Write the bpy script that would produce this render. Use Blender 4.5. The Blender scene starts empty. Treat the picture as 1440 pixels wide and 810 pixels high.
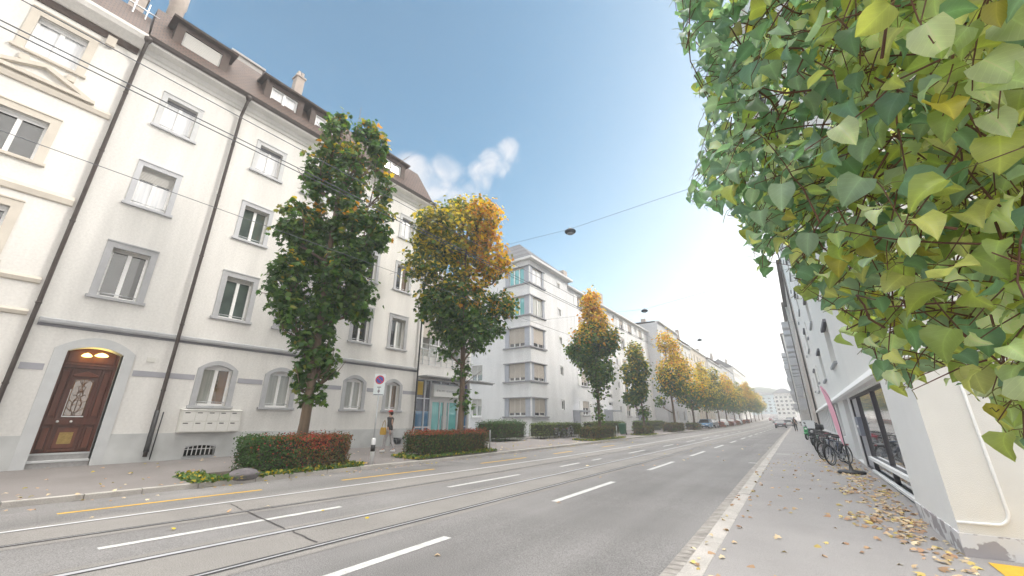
import bpy, bmesh, math, random
import numpy as np
from mathutils import Vector, Matrix
random.seed(7); rng = np.random.default_rng(11)
R = math.radians
scn = bpy.context.scene
COL = scn.collection
SUN_EL, SUN_AZ, SUN_E, SUN_ANG, SKY, DUST, OZ, EXPO, HAZE, CLOUD, VEIL, ZEN_FILL = 33, 50, 0.5, 12, 0.05, 1.0, 1.0, 2.5, 0.0020, (3.8, 3.65, 3.6, 1), (5.7, 5.45, 5.05, 1), (36.5, 35.3, 33.5, 1)
CAM_F, CAM_PITCH, CAM_YAW = 544.0, R(18.95), R(35.44)      # focal length in px at 1440 wide

# ------------------------------------------------------------------ materials
MATS = {}
def mat(name, col, rough=0.7, var=0.0, vscale=3.0, bump=0.0, bscale=60.0, metal=0.0, spec=0.5, col2=None,
        fine=0.0, fscale=150.0, emit=None, estr=0.0, streak=False, lanes=False):
    if name in MATS: return MATS[name]
    m = bpy.data.materials.new(name); m.use_nodes = True
    nt = m.node_tree; N = nt.nodes; L = nt.links
    b = N['Principled BSDF']
    b.inputs['Base Color'].default_value = (*col, 1); b.inputs['Roughness'].default_value = rough
    b.inputs['Metallic'].default_value = metal; b.inputs['Specular IOR Level'].default_value = spec
    if var or fine or bump:
        g = N.new('ShaderNodeNewGeometry')
        vec = g.outputs['Position']
        if streak:
            mp = N.new('ShaderNodeMapping'); mp.inputs['Scale'].default_value = (1, 1, 0.12)
            L.new(vec, mp.inputs[0]); vec_s = mp.outputs[0]
        else: vec_s = vec
    src = None
    if var:
        n = N.new('ShaderNodeTexNoise'); n.inputs['Scale'].default_value = vscale; n.inputs['Detail'].default_value = 5
        L.new(vec_s, n.inputs['Vector'])
        mr = N.new('ShaderNodeMapRange'); mr.inputs[1].default_value = 0.3; mr.inputs[2].default_value = 0.7
        L.new(n.outputs['Fac'], mr.inputs[0])
        mx = N.new('ShaderNodeMix'); mx.data_type = 'RGBA'
        c2 = col2 if col2 else tuple(c * (1 - var) for c in col)
        mx.inputs[6].default_value = (*c2, 1); mx.inputs[7].default_value = (*col, 1)
        L.new(mr.outputs[0], mx.inputs[0]); src = mx.outputs[2]
    if fine:
        n = N.new('ShaderNodeTexNoise'); n.inputs['Scale'].default_value = fscale; n.inputs['Detail'].default_value = 2
        L.new(vec, n.inputs['Vector'])
        mr = N.new('ShaderNodeMapRange'); mr.inputs[1].default_value = 0.3; mr.inputs[2].default_value = 0.7
        mr.inputs[3].default_value = 1 - fine; mr.inputs[4].default_value = 1 + fine
        L.new(n.outputs['Fac'], mr.inputs[0])
        mm = N.new('ShaderNodeVectorMath'); mm.operation = 'SCALE'
        if src: L.new(src, mm.inputs[0])
        else: mm.inputs[0].default_value = col
        L.new(mr.outputs[0], mm.inputs['Scale']); src = mm.outputs[0]
    if lanes:      # wear running along the road, and irregular darker repairs
        mp = N.new('ShaderNodeMapping'); mp.inputs['Scale'].default_value = (1.1, 0.035, 1); L.new(vec, mp.inputs[0])
        n = N.new('ShaderNodeTexNoise'); n.inputs['Scale'].default_value = 1.0; n.inputs['Detail'].default_value = 4; L.new(mp.outputs[0], n.inputs['Vector'])
        mr = N.new('ShaderNodeMapRange'); mr.inputs[1].default_value = .3; mr.inputs[2].default_value = .7; mr.inputs[3].default_value = .82; mr.inputs[4].default_value = 1.12; L.new(n.outputs['Fac'], mr.inputs[0])
        mm = N.new('ShaderNodeVectorMath'); mm.operation = 'SCALE'; L.new(src, mm.inputs[0]); L.new(mr.outputs[0], mm.inputs['Scale']); src = mm.outputs[0]
    if src: L.new(src, b.inputs['Base Color'])
    if bump:
        n = N.new('ShaderNodeTexNoise'); n.inputs['Scale'].default_value = bscale; n.inputs['Detail'].default_value = 3
        L.new(vec, n.inputs['Vector'])
        bp = N.new('ShaderNodeBump'); bp.inputs['Strength'].default_value = bump; bp.inputs['Distance'].default_value = 0.02
        L.new(n.outputs['Fac'], bp.inputs['Height']); L.new(bp.outputs[0], b.inputs['Normal'])
    if emit:
        b.inputs['Emission Color'].default_value = (*emit, 1); b.inputs['Emission Strength'].default_value = estr
    MATS[name] = m
    return m

def tile_mat(name, c1, c2, sx, sy, mortar=(0.03, 0.025, 0.02)):
    m = bpy.data.materials.new(name); m.use_nodes = True
    nt = m.node_tree; N = nt.nodes; L = nt.links; b = N['Principled BSDF']
    g = N.new('ShaderNodeNewGeometry'); sep = N.new('ShaderNodeSeparateXYZ'); L.new(g.outputs['Position'], sep.inputs[0])
    cb = N.new('ShaderNodeCombineXYZ'); L.new(sep.outputs[1], cb.inputs[0]); L.new(sep.outputs[2], cb.inputs[1])
    br = N.new('ShaderNodeTexBrick'); br.inputs['Scale'].default_value = 1
    br.inputs['Color1'].default_value = (*c1, 1); br.inputs['Color2'].default_value = (*c2, 1); br.inputs['Mortar'].default_value = (*mortar, 1)
    br.inputs['Brick Width'].default_value = sx; br.inputs['Row Height'].default_value = sy; br.inputs['Mortar Size'].default_value = 0.02
    L.new(cb.outputs[0], br.inputs['Vector']); L.new(br.outputs['Color'], b.inputs['Base Color'])
    bp = N.new('ShaderNodeBump'); bp.inputs['Strength'].default_value = 0.6; bp.inputs['Distance'].default_value = 0.03
    L.new(br.outputs['Fac'], bp.inputs['Height']); bp.invert = True; L.new(bp.outputs[0], b.inputs['Normal'])
    b.inputs['Roughness'].default_value = 0.75
    return m

def glass_mat(name, col, curtain=None, rough=0.03):
    """window pane: glossy sheet, with a curtain or a dim room right behind it"""
    m = bpy.data.materials.new(name); m.use_nodes = True
    nt = m.node_tree; N = nt.nodes; L = nt.links; b = N['Principled BSDF']
    b.inputs['Roughness'].default_value = rough; b.inputs['Specular IOR Level'].default_value = 0.8; b.inputs['IOR'].default_value = 1.95
    b.inputs['Base Color'].default_value = (*col, 1)
    g = N.new('ShaderNodeNewGeometry')
    if curtain:
        w = N.new('ShaderNodeTexNoise'); w.inputs['Scale'].default_value = 1.0; w.inputs['Detail'].default_value = 3
        mp = N.new('ShaderNodeMapping'); mp.inputs['Scale'].default_value = (14, 14, 0.5)
        L.new(g.outputs['Position'], mp.inputs[0]); L.new(mp.outputs[0], w.inputs['Vector'])
        mr = N.new('ShaderNodeMapRange'); mr.inputs[1].default_value = 0.35; mr.inputs[2].default_value = 0.65
        L.new(w.outputs['Fac'], mr.inputs[0])
        mx = N.new('ShaderNodeMix'); mx.data_type = 'RGBA'; mx.inputs[6].default_value = (*col, 1); mx.inputs[7].default_value = (*curtain, 1)
        L.new(mr.outputs[0], mx.inputs[0]); L.new(mx.outputs[2], b.inputs['Base Color'])
    else:
        w = N.new('ShaderNodeTexNoise'); w.inputs['Scale'].default_value = 1.6; w.inputs['Detail'].default_value = 2
        L.new(g.outputs['Position'], w.inputs['Vector'])
        mx = N.new('ShaderNodeMix'); mx.data_type = 'RGBA'; mx.inputs[6].default_value = (*[c * 0.4 for c in col], 1)
        mx.inputs[7].default_value = (*[min(1, c * 2.2 + 0.01) for c in col], 1)
        L.new(w.outputs['Fac'], mx.inputs[0]); L.new(mx.outputs[2], b.inputs['Base Color'])
    return m

def leaf_mat(name, transl=0.4, rough=0.5, spec=0.3, tcol=(1.0, 1.0, 0.55), attr='leaf_colour', gain=1.8):
    m = bpy.data.materials.new(name); m.use_nodes = True
    nt = m.node_tree; N = nt.nodes; L = nt.links; b = N['Principled BSDF']; out = N['Material Output']
    a = N.new('ShaderNodeAttribute'); a.attribute_name = attr
    L.new(a.outputs['Color'], b.inputs['Base Color'])
    b.inputs['Roughness'].default_value = rough; b.inputs['Specular IOR Level'].default_value = spec
    t = N.new('ShaderNodeBsdfTranslucent')
    mu = N.new('ShaderNodeVectorMath'); mu.operation = 'MULTIPLY'; L.new(a.outputs['Color'], mu.inputs[0]); mu.inputs[1].default_value = tcol
    sc = N.new('ShaderNodeVectorMath'); sc.operation = 'SCALE'; sc.inputs['Scale'].default_value = gain; L.new(mu.outputs[0], sc.inputs[0])
    L.new(sc.outputs[0], t.inputs['Color'])
    mx = N.new('ShaderNodeMixShader'); mx.inputs[0].default_value = transl
    L.new(b.outputs[0], mx.inputs[1]); L.new(t.outputs[0], mx.inputs[2]); L.new(mx.outputs[0], out.inputs['Surface'])
    return m

# wall and trim colours
M_white = mat('white_render', (0.75, 0.735, 0.712), 0.9, var=0.15, vscale=1.7, fine=0.05, fscale=14, bump=0.25, bscale=90, streak=True)
M_cream = mat('cream_render', (0.78, 0.76, 0.73), 0.9, var=0.13, vscale=1.6, fine=0.05, fscale=14, bump=0.25, bscale=90, streak=True)
M_creamtrim = mat('cream_stone', (0.62, 0.57, 0.50), 0.85, var=0.12, vscale=3, bump=0.2, bscale=50)
M_plinth = mat('grey_plinth_render', (0.60, 0.61, 0.61), 0.9, var=0.24, vscale=1.3, bump=0.3, bscale=70)
M_trim = mat('grey_stone', (0.43, 0.435, 0.455), 0.8, var=0.12, vscale=4, bump=0.15, bscale=60)
M_ltrim = mat('pale_grey_stone', (0.52, 0.53, 0.56), 0.8, var=0.1, vscale=3)
M_palestone = mat('pale_reveal_stone', (0.58, 0.59, 0.60), 0.85, var=0.1, vscale=3)
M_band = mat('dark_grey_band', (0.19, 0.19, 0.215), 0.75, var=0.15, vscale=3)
M_stripe = mat('grey_painted_stripe', (0.36, 0.36, 0.40), 0.85, var=0.1, vscale=2)
M_frame = mat('white_window_frame', (0.82, 0.82, 0.82), 0.4)
M_metal = mat('galvanised_steel', (0.55, 0.56, 0.58), 0.35, metal=0.7, var=0.15, vscale=8)
M_dpipe = mat('brown_copper_pipe', (0.075, 0.06, 0.055), 0.5, var=0.3, vscale=4, metal=0.3)
M_black = mat('black_metal', (0.02, 0.02, 0.022), 0.45)
M_rubber = mat('black_rubber', (0.018, 0.018, 0.018), 0.8)
M_blind = mat('grey_roller_blind', (0.50, 0.49, 0.47), 0.6, var=0.06)
M_tan = mat('tan_roller_blind', (0.52, 0.47, 0.42), 0.65, var=0.06)
M_brown = mat('brown_dormer_cladding', (0.08, 0.054, 0.044), 0.7, var=0.2, vscale=4)
M_tile = tile_mat('brown_roof_tiles', (0.115, 0.062, 0.043), (0.08, 0.045, 0.035), 0.2, 0.16)
M_slate = tile_mat('grey_slate_tiles', (0.16, 0.16, 0.17), (0.12, 0.12, 0.135), 0.3, 0.2)
M_wood = mat('dark_varnished_oak', (0.125, 0.034, 0.018), 0.35, var=0.5, vscale=9, bump=0.2, bscale=30, streak=True)
M_wood2 = mat('oak_panel', (0.16, 0.045, 0.022), 0.38, var=0.4, vscale=8, streak=True)
M_lampwarm = mat('warm_lamp_glass', (0.9, 0.75, 0.3), 0.4, emit=(1.0, 0.72, 0.18), estr=1.3)
M_step = mat('granite_step', (0.42, 0.41, 0.41), 0.8, var=0.2, vscale=14)
M_mailbox = mat('cream_mailbox_paint', (0.66, 0.65, 0.61), 0.45)
M_dark = mat('dark_gap', (0.015, 0.015, 0.017), 0.9)
M_int = mat('dim_interior', (0.06, 0.06, 0.065), 0.9)
M_gl_dark = glass_mat('dark_window_glass', (0.028, 0.03, 0.033))
M_gl_sky = glass_mat('curtained_bright_glass', (0.60, 0.62, 0.66), (0.78, 0.78, 0.80))
M_gl_cur = glass_mat('curtained_glass', (0.30, 0.31, 0.29), (0.40, 0.40, 0.37))
M_gl_warm = glass_mat('amber_room_glass', (0.16, 0.075, 0.03), (0.10, 0.06, 0.03))
M_gl_grn = glass_mat('grey_green_glass', (0.06, 0.08, 0.075))
M_gl_teal = glass_mat('teal_shop_glass', (0.12, 0.42, 0.42), (0.18, 0.52, 0.52))
M_gl_blue = glass_mat('blue_tinted_glass', (0.03, 0.13, 0.27), (0.06, 0.19, 0.34))
M_gl_navy = glass_mat('navy_tinted_glass', (0.022, 0.024, 0.05))
M_gl_shop = glass_mat('reflecting_shop_glass', (0.05, 0.05, 0.055), rough=0.0)
for l_ in list(M_gl_shop.node_tree.links):
    if l_.to_socket.name == 'Base Color': M_gl_shop.node_tree.links.remove(l_)
_b = M_gl_shop.node_tree.nodes['Principled BSDF']; _b.inputs['Base Color'].default_value = (.62, .62, .63, 1); _b.inputs['Metallic'].default_value = .85; _b.inputs['Roughness'].default_value = .04
M_yellow = mat('yellow_road_paint', (0.72, 0.43, 0.03), 0.7, var=0.25, vscale=5, fine=0.12, fscale=90)
M_wpaint = mat('white_road_paint', (0.60, 0.60, 0.585), 0.8, var=0.3, vscale=7, fine=0.28, fscale=110)
M_asph = mat('asphalt_road', (0.228, 0.219, 0.216), 0.9, var=0.24, vscale=0.42, bump=0.5, bscale=170, fine=0.42, fscale=80, lanes=True)
M_pave = mat('asphalt_pavement', (0.312, 0.297, 0.292), 0.92, var=0.14, vscale=0.7, bump=0.35, bscale=170, fine=0.16, fscale=120)
M_pave_l = mat('left_asphalt_pavement', (0.235, 0.215, 0.208), 0.92, var=0.2, vscale=0.6, bump=0.35, bscale=170, fine=0.16, fscale=120)
M_kerb = mat('granite_kerb', (0.48, 0.45, 0.42), 0.85, var=0.25, vscale=2.5, bump=0.3, bscale=60, fine=0.2, fscale=80)
M_sett = mat('granite_setts', (0.40, 0.37, 0.34), 0.85, var=0.45, vscale=6, bump=0.5, bscale=20, fine=0.15)
M_rail = mat('sky_sheen_rail_steel', (0.58, 0.58, 0.60), 0.5, metal=0.0, var=0.12)  # bright sky reflection on the rail head painted as a pale, non-metal colour
M_rail2 = mat('worn_rail_steel', (.54, .54, .57), .4, metal=.2, var=.2, vscale=3)  # sky reflection on these rail heads partly painted into the base colour
M_groove = mat('rail_groove_grime', (0.055, 0.053, 0.053), 0.8, var=0.5, vscale=2)
M_crack = mat('tar_seam', (0.055, 0.05, 0.052), 0.8, var=0.3)
M_wire = mat('wire_steel', (0.10, 0.11, 0.13), 0.5)
M_bark = mat('maple_bark', (0.20, 0.145, 0.10), 0.95, var=0.5, vscale=7, bump=0.8, bscale=22, streak=True)
M_ground = mat('soil_ground', (0.22, 0.2, 0.18), 0.95, var=0.3, vscale=0.2)
M_twig = mat('red_brown_twig', (0.17, 0.075, 0.05), 0.8, var=0.4, vscale=12)
M_twig2 = mat('grey_brown_branch', (0.20, 0.14, 0.095), 0.85, var=0.4, vscale=14, bump=0.4, bscale=80)
M_leaf = leaf_mat('maple_leaves', 0.38, gain=2.1)
M_hleaf = leaf_mat('hedge_leaves', 0.2, 0.55)
M_vleaf = leaf_mat('heart_leaves', 0.47, 0.36, 0.9, gain=2.5, tcol=(1.0, 1.0, .6))
def add_veins(m):
    nt = m.node_tree; N = nt.nodes; L = nt.links; b = N['Principled BSDF']
    src = [l.from_socket for l in L if l.to_node == b and l.to_socket.name == 'Base Color'][0]
    a = N.new('ShaderNodeAttribute'); a.attribute_name = 'blade'; sp = N.new('ShaderNodeSeparateXYZ'); L.new(a.outputs['Vector'], sp.inputs[0])
    def mt(op, x, y=None):
        n = N.new('ShaderNodeMath'); n.operation = op
        for i, v in enumerate((x, y)):
            if v is None: continue
            if isinstance(v, (int, float)): n.inputs[i].default_value = v
            else: L.new(v, n.inputs[i])
        return n.outputs[0]
    ax = mt('ABSOLUTE', sp.outputs[0]); f = mt('FRACT', mt('MULTIPLY', mt('SUBTRACT', sp.outputs[1], mt('MULTIPLY', ax, .75)), 6.0))
    side = mt('LESS_THAN', f, .10); mid = mt('LESS_THAN', ax, .018); vein = mt('MAXIMUM', side, mid)
    g = N.new('ShaderNodeNewGeometry'); nz = N.new('ShaderNodeTexNoise'); nz.inputs['Scale'].default_value = 38; nz.inputs['Detail'].default_value = 4; L.new(g.outputs['Position'], nz.inputs['Vector'])
    k = mt('ADD', mt('MULTIPLY', vein, .30), mt('ADD', mt('MULTIPLY', nz.outputs['Fac'], .7), .65))
    sc = N.new('ShaderNodeVectorMath'); sc.operation = 'SCALE'; L.new(src, sc.inputs[0]); L.new(k, sc.inputs['Scale']); L.new(sc.outputs[0], b.inputs['Base Color'])
    bp = N.new('ShaderNodeBump'); bp.inputs['Strength'].default_value = .5; bp.inputs['Distance'].default_value = .004; bp.invert = True; L.new(mt('ADD', vein, mt('MULTIPLY', nz.outputs['Fac'], 1.2)), bp.inputs['Height']); L.new(bp.outputs[0], b.inputs['Normal'])
add_veins(M_vleaf)
M_litter = leaf_mat('fallen_leaf', 0.1, 0.8, 0.15)
M_hcore = mat('hedge_twigs', (0.05, 0.042, 0.03), 0.95, var=0.5, vscale=10)

# ------------------------------------------------------------------ mesh builder
class MB:
    def __init__(s): s.v = []; s.f = []; s.sm = []
    def add(s, vs, fs, smooth=False):
        o = len(s.v); s.v.extend([tuple(v) for v in vs]); s.f.extend([tuple(i + o for i in f) for f in fs]); s.sm.extend([smooth] * len(fs))
    def hexa(s, p):   # 8 points: bottom 4, top 4
        s.add(p, [(3, 2, 1, 0), (4, 5, 6, 7), (0, 1, 5, 4), (1, 2, 6, 5), (2, 3, 7, 6), (3, 0, 4, 7)])
    def box(s, x0, x1, y0, y1, z0, z1):
        s.hexa([(x0, y0, z0), (x1, y0, z0), (x1, y1, z0), (x0, y1, z0), (x0, y0, z1), (x1, y0, z1), (x1, y1, z1), (x0, y1, z1)])
    def fbox(s, F, u0, u1, v0, v1, w0, w1):
        s.hexa([F(u0, v0, w0), F(u1, v0, w0), F(u1, v0, w1), F(u0, v0, w1), F(u0, v1, w0), F(u1, v1, w0), F(u1, v1, w1), F(u0, v1, w1)])
    def fprism(s, F, pts, w0, w1):
        n = len(pts); vs = [F(u, v, w1) for u, v in pts] + [F(u, v, w0) for u, v in pts]
        fs = [tuple(range(n)), tuple(range(2 * n - 1, n - 1, -1))] + [(i, i + n, (i + 1) % n + n, (i + 1) % n) for i in range(n)]
        s.add(vs, fs)
    def fprof(s, F, prof, u0, u1):       # profile of (v,w) extruded along u
        n = len(prof); vs = [F(u0, v, w) for v, w in prof] + [F(u1, v, w) for v, w in prof]
        fs = [tuple(range(n)), tuple(range(2 * n - 1, n - 1, -1))] + [(i, i + n, (i + 1) % n + n, (i + 1) % n) for i in range(n)]
        s.add(vs, fs)
    def tube(s, pts, r, n=8, cap=True, smooth=True):
        pts = [Vector(p) for p in pts]
        rs = r if isinstance(r, (list, tuple)) else [r] * len(pts)
        vs = []; fs = []; up = None
        for i, p in enumerate(pts):
            d = (pts[min(i + 1, len(pts) - 1)] - pts[max(i - 1, 0)]);
            if d.length < 1e-9: d = Vector((0, 0, 1))
            d.normalize()
            if up is None:
                a = Vector((1, 0, 0)) if abs(d.x) < 0.8 else Vector((0, 1, 0))
                up = (a - d * a.dot(d)).normalized()
            else:
                up = up - d * up.dot(d)
                up = up.normalized() if up.length > 1e-6 else d.orthogonal().normalized()
            q = d.cross(up)
            for k in range(n):
                t = 2 * math.pi * k / n
                vs.append(p + (up * math.cos(t) + q * math.sin(t)) * rs[i])
        for i in range(len(pts) - 1):
            for k in range(n):
                k2 = (k + 1) % n
                fs.append((i * n + k, i * n + k2, (i + 1) * n + k2, (i + 1) * n + k))
        s.add(vs, fs, smooth)
        if cap:
            o = len(s.v) - len(vs)
            s.f.append(tuple(o + k for k in range(n - 1, -1, -1))); s.sm.append(False)
            o2 = o + (len(pts) - 1) * n
            s.f.append(tuple(o2 + k for k in range(n))); s.sm.append(False)
    def lathe(s, c, prof, n=20, axis='z', smooth=True):
        vs = []; fs = []
        for (r, h) in prof:
            for k in range(n):
                t = 2 * math.pi * k / n; a, b = r * math.cos(t), r * math.sin(t)
                d = {'z': (a, b, h), 'x': (h, a, b), 'y': (a, h, b)}[axis]
                vs.append((c[0] + d[0], c[1] + d[1], c[2] + d[2]))
        m = len(prof)
        for i in range(m - 1):
            for k in range(n):
                k2 = (k + 1) % n; fs.append((i * n + k, i * n + k2, (i + 1) * n + k2, (i + 1) * n + k))
        s.add(vs, fs, smooth)
        o = len(s.v) - len(vs)
        if prof[0][0] > 1e-4: s.f.append(tuple(o + k for k in range(n - 1, -1, -1))); s.sm.append(False)
        if prof[-1][0] > 1e-4: s.f.append(tuple(o + (m - 1) * n + k for k in range(n))); s.sm.append(False)
    def torus(s, c, R0, r, n=24, m=6, axis='x'):
        vs = []; fs = []
        for i in range(n):
            t = 2 * math.pi * i / n
            for j in range(m):
                p = 2 * math.pi * j / m; rr = R0 + r * math.cos(p); a, b, h = rr * math.cos(t), rr * math.sin(t), r * math.sin(p)
                d = {'x': (h, a, b), 'y': (a, h, b), 'z': (a, b, h)}[axis]
                vs.append((c[0] + d[0], c[1] + d[1], c[2] + d[2]))
        for i in range(n):
            for j in range(m):
                i2, j2 = (i + 1) % n, (j + 1) % m
                fs.append((i * m + j, i2 * m + j, i2 * m + j2, i * m + j2))
        s.add(vs, fs, True)
    def ell(s, c, r, n=14, m=8):
        prof = []
        vs = []; fs = []
        for i in range(m + 1):
            a = -math.pi / 2 + math.pi * i / m
            for k in range(n):
                t = 2 * math.pi * k / n
                vs.append((c[0] + r[0] * math.cos(a) * math.cos(t), c[1] + r[1] * math.cos(a) * math.sin(t), c[2] + r[2] * math.sin(a)))
        for i in range(m):
            for k in range(n):
                k2 = (k + 1) % n; fs.append((i * n + k, i * n + k2, (i + 1) * n + k2, (i + 1) * n + k))
        s.add(vs, fs, True)
    def build(s, name, material, parent=None, label=None, bevel=0.0, local=None):
        me = bpy.data.meshes.new(name)
        vs = s.v
        if local is not None: vs = [(v[0] - local[0], v[1] - local[1], v[2] - local[2]) for v in vs]
        me.from_pydata(vs, [], s.f); me.polygons.foreach_set('use_smooth', s.sm)
        me.materials.append(material); me.update()
        o = bpy.data.objects.new(name, me); COL.objects.link(o)
        if local is not None and parent is None: o.location = local
        if parent is not None: o.parent = parent
        if label: o['label'] = label
        if bevel:
            bm = bmesh.new(); bm.from_mesh(me); bmesh.ops.remove_doubles(bm, verts=bm.verts, dist=1e-5)
            bmesh.ops.recalc_face_normals(bm, faces=bm.faces); bm.to_mesh(me); bm.free()
            md = o.modifiers.new('bevel', 'BEVEL'); md.width = bevel; md.segments = 2; md.limit_method = 'ANGLE'; md.angle_limit = R(40)
        return o

def tag(o, label=None, cat=None, group=None, kind=None):
    if label: o['label'] = label
    if cat: o['category'] = cat
    if group: o['group'] = group
    if kind: o['kind'] = kind
    return o
def thing(name, label, cat, loc=(0, 0, 0), rz=0.0, group=None):
    o = bpy.data.objects.new(name, None); COL.objects.link(o); o.location = loc; o.rotation_euler = (0, 0, rz)
    o.empty_display_size = 0.3
    return tag(o, label, cat, group)
def Wd(parent):           # build children in world coordinates under an Empty standing elsewhere
    return parent
def fac(origin, ud, wd):
    o = Vector(origin); ud = Vector(ud); wd = Vector(wd)
    return lambda u, v, w: tuple(o + ud * u + wd * w + Vector((0, 0, v)))
def fix(parent):          # children are modelled in world space: undo the parent's own transform
    inv = Matrix.LocRotScale(parent.location, parent.rotation_euler, None).inverted()
    for c in [x for x in COL.objects if x.parent == parent]:
        c.matrix_parent_inverse = inv

# ------------------------------------------------------------------ ground heights
def gz(y):
    y = np.asarray(y, float); e = np.maximum(0, np.minimum(y, 230) - 80)
    return -1.6 + 0.0035 * y + 1e-4 * e * e + np.maximum(0, y - 230) * 0.03
def G(y): return float(gz(y))
KL = ([-30, 1, 4, 8.5, 12, 20, 40, 80, 300], [-13.6, -12.86, -12.62, -12.45, -12.2, -12.2, -12.5, -12.6, -12.6])
KR = ([-30, 5, 16, 40, 85, 300], [-1.0, -1.16, -1.32, -1.55, -1.9, -2.2])
def kl(y): return float(np.interp(y, *KL))
def kr(y): return float(np.interp(y, *KR))
def pl(x, y):        # left pavement height
    t = (kl(y) - x) / (18.5 + kl(y)); return G(y) + 0.12 + 0.17 * max(0.0, t)
def pr(x, y):        # right pavement height
    t = (x - kr(y)) / (1.45 - kr(y)); return G(y) + 0.05 + 0.05 * min(1.5, max(0.0, t))
YS = list(np.arange(-30, 40, 1.0)) + list(np.arange(40, 120, 4.0)) + list(np.arange(120, 321, 10.0))

def sheet(name, fl, fr, zl, zr, m, ys=YS, kind='structure'):
    mb = MB(); vs = []; fs = []
    for y in ys:
        a, b = fl(y), fr(y); vs += [(a, y, zl(a, y)), (b, y, zr(b, y))]
    for i in range(len(ys) - 1): fs.append((2 * i, 2 * i + 1, 2 * i + 3, 2 * i + 2))
    mb.add(vs, fs); o = mb.build(name, m)
    if kind: o['kind'] = kind
    return o
# wide base ground to the horizon
mb = MB(); vs = []; fs = []
gy = [-300, -100, -30, 0, 40, 80, 110, 140, 170, 200, 230, 300, 400, 700, 900]; gx = [-500, -250, -100, -30, -13, 0, 10, 30, 100, 250, 500]
for y in gy:
    for x in gx: vs.append((x, y, min(G(min(y, 420)), 14) - 0.35))
for j in range(len(gy) - 1):
    for i in range(len(gx) - 1):
        a = j * len(gx) + i; fs.append((a, a + 1, a + len(gx) + 1, a + len(gx)))
mb.add(vs, fs); tag(mb.build('ground', M_ground), kind='structure')
sheet('road', lambda y: kl(y) - 0.02, lambda y: kr(y) - 0.42, lambda x, y: G(y), lambda x, y: G(y), M_asph)
sheet('gutter', lambda y: kr(y) - 0.42, lambda y: kr(y) - 0.23, lambda x, y: G(y) + 0.004, lambda x, y: G(y) + 0.012, M_sett)
# joints across the gutter setts
mb = MB()
for y in np.arange(2.5, 40, 0.16):
    x = kr(y); mb.add([(x - 0.415, y, G(y) + 0.0085), (x - 0.235, y, G(y) + 0.0165), (x - 0.235, y + 0.012, G(y) + 0.0165), (x - 0.415, y + 0.012, G(y) + 0.0085)], [(0, 1, 2, 3)])
tag(mb.build('gutter_joints', mat('sett_joint', (.22, .2, .185), .9)), kind='structure')
def kerb_obj(name, fx0, fx1, zf, mat_, y0, y1, step, drop=0.3, gap=0.008):
    mb = MB(); y = y0
    while y < y1:
        st = step * random.uniform(0.8, 1.25) if y < 60 else 12; e = min(y + st, y1); g = gap if y < 60 else 0
        a0, a1, b0, b1 = fx0(y), fx1(y), fx0(e), fx1(e); dz = random.uniform(-0.006, 0.006)
        z0, z1 = zf(y) + dz, zf(e) + dz
        mb.hexa([(a0, y + g, z0 - drop), (a1, y + g, z0 - drop), (b1, e - g, z1 - drop), (b0, e - g, z1 - drop), (a0, y + g, z0), (a1, y + g, z0), (b1, e - g, z1), (b0, e - g, z1)])
        y = e
    return tag(mb.build(name, mat_, bevel=0.012), kind='structure')
kerb_obj('kerb', lambda y: kr(y) - 0.23, kr, lambda y: G(y) + 0.052, M_kerb, -6, 300, 1.3)
kerb_obj('kerb', lambda y: kl(y) - 0.16, kl, lambda y: G(y) + 0.115, M_kerb, -10, 300, 1.1)
sheet('pavement', kr, lambda y: 2.2, lambda x, y: G(y) + 0.048, lambda x, y: pr(2.2, y), M_pave)
sheet('forecourt', lambda y: 2.2, lambda y: 14.0, lambda x, y: pr(2.2, y), lambda x, y: pr(2.2, y) + .05, M_pave, ys=[v for v in YS if v < 7] + [7.6])
sheet('pavement', lambda y: -20.5, lambda y: kl(y) - 0.158, lambda x, y: pl(-18.5, y) + 0.03, lambda x, y: G(y) + 0.11, M_pave_l)

def xl(ys, xs): return lambda y: float(np.interp(y, ys, xs))
W_ = xl([-30, 1, 5.6, 11, 17, 25, 60, 300], [-11.2, -10.13, -9.83, -9.40, -9.15, -9.1, -9.3, -9.4])
R1 = xl([-30, 1, 3, 6, 10, 20, 60, 300], [-10.1, -9.03, -8.8, -8.5, -8.35, -8.1, -8.25, -8.35])
CD = xl([-30, 1.7, 5, 8, 11, 20, 60, 300], [-8.8, -7.87, -7.65, -7.55, -7.4, -7.38, -7.45, -7.5])
R2 = xl([-30, 1, 4.65, 12, 24, 60, 300], [-7.4, -6.9, -6.64, -6.5, -6.44, -6.5, -6.6])
R3 = xl([-30, 2, 6, 10, 20, 60, 300], [-6.1, -5.66, -5.55, -5.49, -5.37, -5.42, -5.5])
YL = xl([-30, 1.7, 5, 8, 11, 14, 17, 60], [-12.3, -11.3, -11.0, -10.75, -10.55, -10.37, -10.3, -10.4])
def strip(name, fx, w, y0, y1, dz, m, step=1.0):
    ys = list(np.arange(y0, y1, step if y1 - y0 < 40 else 1.0)) + [y1]
    return sheet(name, lambda y: fx(y) - w / 2, lambda y: fx(y) + w / 2, lambda x, y: G(y) + dz, lambda x, y: G(y) + dz, m, ys=ys)
for fx, wg, wr in ((W_, 0.15, 0.105), (R1, 0.13, 0.022), (R2, 0.17, 0.095), (R3, 0.15, 0.04)):
    strip('tram_rail_groove', fx, wg, -20, 300, 0.008, M_groove)
    strip('tram_rail', (lambda f: (lambda y: f(y) + 0.015))(fx), wr, -20, 300, 0.012, M_rail if fx is W_ else M_rail2)
M_bed = mat('track_bed_asphalt', (.255, .24, .226), .92, var=.2, vscale=.8, bump=.4, bscale=150, fine=.3, fscale=80)
sheet('track_bed', lambda y: W_(y) - .25, lambda y: R1(y) + .25, lambda x, y: G(y) + .004, lambda x, y: G(y) + .004, M_bed)
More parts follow.
